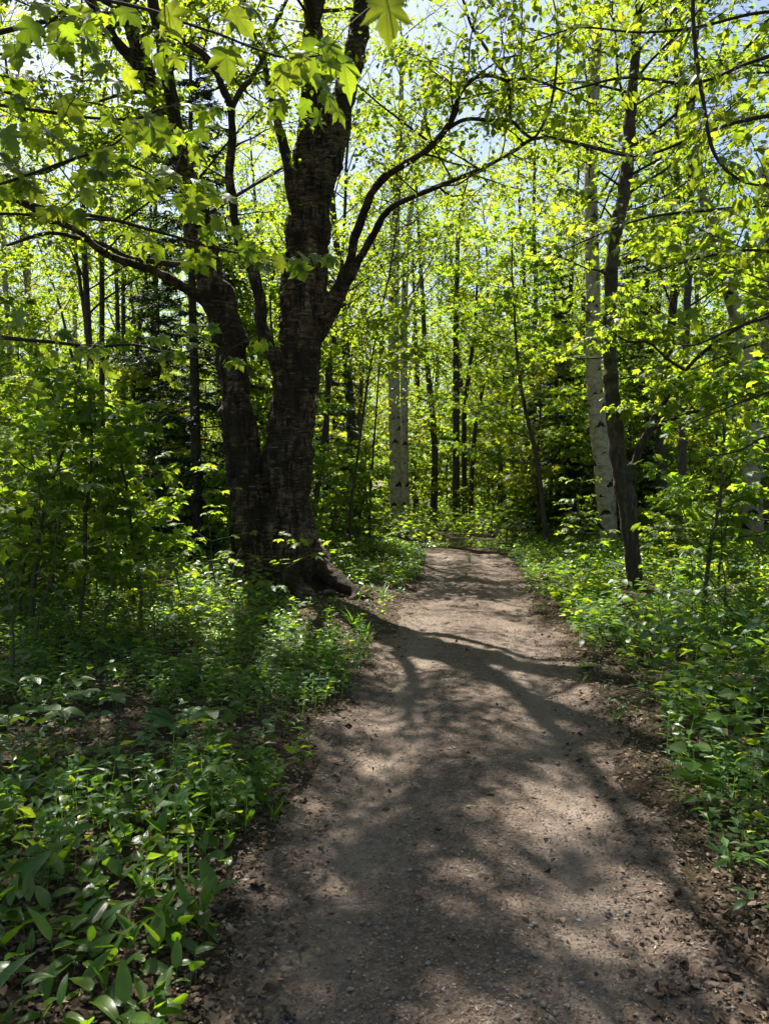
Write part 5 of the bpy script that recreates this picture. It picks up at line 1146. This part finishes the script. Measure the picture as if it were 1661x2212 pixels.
def dandelion(x, d, label, h, r):
    def place(t, g):
        top = np.array([.01, 0, h]); g.tube(np.array([(0, 0, -.01), top * .5 + [.006, 0, 0], top]), .0022, 6, cap=False)
        gf = Geo(); m = 70; a = rng.random(m) * 6.28; e = rng.random(m) * 1.2
        put(gf, T_LANCE, np.tile(top, (m, 1)), np.stack([np.cos(a) * np.cos(e), np.sin(a) * np.cos(e), np.sin(e) * .8], -1), np.array([0, 0, 1.0]) + rng.normal(0, .2, (m, 3)), np.full(m, r), rng)
        obj('flower', gf.mesh('flower', M['petal_yellow'], False), t)
        for k in range(7):
            a = k * .9 + rng.normal(0, .2); dr = np.array([math.cos(a), math.sin(a), .45]); obj('leaf', ME_HERB[k % 3], t, matrix=leaf_matrix(np.zeros(3), dr, np.array([0, 0, 1.0]), rng.uniform(.09, .14)))
    return stemmed('dandelion', label, 'flower', x, d, None, place)
x, d = spot(692, 1510); dandelion(x, d, 'yellow dandelion flowering among the herbs on the left verge', .17, .02)
x, d = spot(1270, 1445); dandelion(x, d, 'orange-yellow flower on a stalk at the right path edge', .20, .02)
def fern(x, d, label, n, L):
    t = thing('fern', label, 'fern', (x, d, gz(x, d)), 0, 'ferns at the left')
    for k in range(n):
        a = k * 6.283 / n + rng.normal(0, .3); dr = np.array([math.cos(a), math.sin(a), 1.1]); P = grow((0, 0, 0), dr, L * rng.uniform(.8, 1.15), 10, .03, -.12, rng)
        g = Geo(); g.tube(P, .002 * np.linspace(1, .3, 11), 4, cap=False); q = resample(P, 26)[3:]; tn = unit(np.gradient(q, axis=0)); sd = unit(np.cross(tn, [0, 0, 1.0])); wd = L * .22 * np.sin(np.linspace(.35, math.pi, len(q)))
        for sg in (-1, 1): put(g, T_LANCE, q, sd * sg + tn * .35, np.cross(sd, tn) * [1, 1, 1] + rng.normal(0, .1, q.shape), np.maximum(wd, .01), rng)
        obj('frond', g.mesh('frond', M['leaf_herb'], False), t)
for lab, px, py in [('fern at the left photo edge beyond the lilies', 20, 1600), ('fern left of the broad herb patch', 190, 1560), ('fern beside the left path verge below the big birch', 600, 1500), ('fern in the middle of the broad herb patch', 380, 1620), ('fern below the straight thin-stemmed maple sapling', 260, 1440), ('fern at the near right verge', 1560, 1700), ('fern behind the pointed herbs at the right photo edge', 1640, 1560)]:
    x, d = spot(px, py); fern(x, d, lab, 6, .30)

# ------------------------------------------------------------------ litter, pebbles and chips
def scat_path(n, d0, d1, pw, lim=1.0):
    d = d0 + (d1 - d0) * rng.random(n) ** pw; x = path_x(d) + (rng.random(n) * 2 - 1) * lim * half_w(d); return x, d
def path_z(x, y): return base_h(x, y) + .008 + (n2(x, y, 14.0, 2.2) - 0.5) * 0.016 + (n2(x, y, 3.5, 12.2) - 0.5) * 0.03
def ico(sub):
    import bmesh
    bm = bmesh.new(); bmesh.ops.create_icosphere(bm, subdivisions=sub, radius=1.0); V = np.array([v.co[:] for v in bm.verts]); F = np.array([[v.index for v in f.verts] for f in bm.faces]); bm.free(); return V, F
V1, F1 = ico(1); V2, F2 = ico(2)
PEB = []
for k in range(6):
    V = V2 * [1.0, rng.uniform(.6, .9), rng.uniform(.4, .65)] * (1 + .35 * (fbm(V2 * 1.3 + k * 5, 2) - .5))[:, None]; g = Geo(); g.add(V, F2); PEB.append(g.mesh('pebble', M['pebble']))
x, d = scat_path(300, 2.15, 6.0, 1.9); zz = path_z(x, d)
for a, b, c in zip(x, d, zz):
    s = .004 + .010 * rng.random() ** 2; obj('pebble', PEB[int(rng.integers(6))], path, matrix=Matrix.Translation((a, b, c + s * .1)) @ Matrix.Rotation(rng.random() * 6.28, 4, 'Z') @ Matrix.Scale(s, 4))
g = Geo(); n = 6000; x, d = scat_path(n, 2.0, 9.0, 1.7, 1.05); s = .0025 + .006 * rng.random(n) ** 2.5
put(g, (V1 * [1, .75, .5], F1, np.zeros((len(V1), 2))), np.stack([x, d, path_z(x, d)], -1), rng.normal(0, 1, (n, 3)) * [1, 1, .15], np.array([0, 0, 1.0]) + rng.normal(0, .2, (n, 3)), s, rng)
obj('gravel', g.mesh('gravel', M['pebble']), path, kind='stuff')
g = Geo(); n = 60000; x, d = scat_path(n, 2.0, 15.0, 1.7, 1.16); T_CHIP = (np.array([(-.16, 0, 0), (.16, 0, .02), (.10, 1, .05), (-.13, .95, 0)], float), np.array([(0, 1, 2), (0, 2, 3)]), np.zeros((4, 2)))
put(g, T_CHIP, np.stack([x, d, path_z(x, d) + .003], -1), rng.normal(0, 1, (n, 3)) * [1, 1, .12], np.array([0, 0, 1.0]) + rng.normal(0, .35, (n, 3)), (.004 + .011 * rng.random(n) ** 1.6) * (1 + .06 * d), rng)
obj('wood_chips', g.mesh('wood_chips', M['chip'], False), path, kind='stuff')
ME_DEAD = []
for k, tp in enumerate((tpl_strip(6, w_ovate(.3), .4, .2, .25), tpl_strip(6, w_ovate(.26), -.35, .25, .3), tpl_maple(_HALF, -.5, .2), tpl_maple(_HALF, .6, .25, .2))): ME_DEAD.append(tpl_mesh(tp, 'fallen_leaf', M['dead_leaf']))
def litter_sites(n, d0, d1, pw, lim):
    d = d0 + (d1 - d0) * rng.random(n) ** pw; x = (rng.random(n) * 2 - 1) * (.56 * d + .5); a = np.abs(x - path_x(d)); keep = (a > half_w(d) - .45 + lim * rng.random(n)) | (rng.random(n) < .035); return x[keep], d[keep]
x, d = litter_sites(700, 2.1, 5.2, 1.2, .25); x, d = x[:300], d[:300]; zz = base_h(x, d)
for a, b, c in zip(x, d, zz):
    obj('fallen_leaf', ME_DEAD[int(rng.integers(4))], ground, matrix=leaf_matrix(np.array([a, b, c + .012]), np.append(rng.normal(0, 1, 2), 0), np.array([0, 0, 1.0]) + rng.normal(0, .3, 3), rng.uniform(.035, .07)))
g = Geo(); x, d = litter_sites(60000, 2.0, 16, 1.45, .55); n = len(x); T_DEAD = (np.array([(0, 0, .1), (-.3, .3, -.05), (.04, .42, .12), (.26, .45, -.08), (-.08, 1, .06)]), T_OV[1], T_OV[2])
put(g, T_DEAD, np.stack([x, d, base_h(x, d) + .008 + .012 * rng.random(n)], -1), rng.normal(0, 1, (n, 3)) * [1, 1, .2], np.array([0, 0, 1.0]) + rng.normal(0, .45, (n, 3)), (.012 + .030 * rng.random(n) ** 1.5) * (1 + .05 * d), rng)
obj('leaf_litter', g.mesh('leaf_litter', M['dead_leaf'], True), ground, kind='stuff')
for lab, p0, p1, r_ in [('bent dead stick lying at the left path edge above the corner lilies', (455, 1990), (530, 1962), .009), ('short dead stick on the litter left of the wide-bladed grass', (500, 1790), (560, 1770), .008), ('thin dead twig on the litter behind the herb patch', (120, 1395), (210, 1388), .008), ('pale split branch lying under the birch root', (700, 1302), (752, 1298), .03),
                        ('thin twig lying across the near right path edge', (1480, 1830), (1560, 1900), .004), ('dead stick lying in the litter before the left thicket', (290, 1450), (390, 1440), .012)]:
    a = np.array(spot(*p0)); b = np.array(spot(*p1)); P = np.array([[*(a * (1 - t) + b * t), 0] for t in np.linspace(0, 1, 6)]); P[:, 2] = base_h(P[:, 0], P[:, 1]) + r_ * .9 + rng.normal(0, .004, 6) + .01; P[1:5, :2] += rng.normal(0, .012, (4, 2)); c = P[0].copy()
    st = thing('fallen_stick', lab, 'stick', tuple(c)); g = Geo(); g.tube(resample(P, 16) - c, r_ * np.linspace(1, .7, 16), 8); obj('wood', g.mesh('wood', M['bark_dead' if r_ > .02 else 'bark_grey']), st)
    g = Geo(); q = P[3] - c; g.tube(grow(q, (b[1] - a[1] + .05, a[0] - b[0], .15), r_ * 9, 3, .15, 0, rng), r_ * .5 * np.linspace(1, .5, 4), 5); obj('side_twig', g.mesh('side_twig', M['bark_grey']), st)
label_pending()
for lab, rows in plant_rows.items():
    if len(rows) > 1:
        for k, (_, r) in enumerate(sorted(rows, key=lambda q: q[0])): r['label'] = f'{lab}, {ordinal(k + 1)} from left'
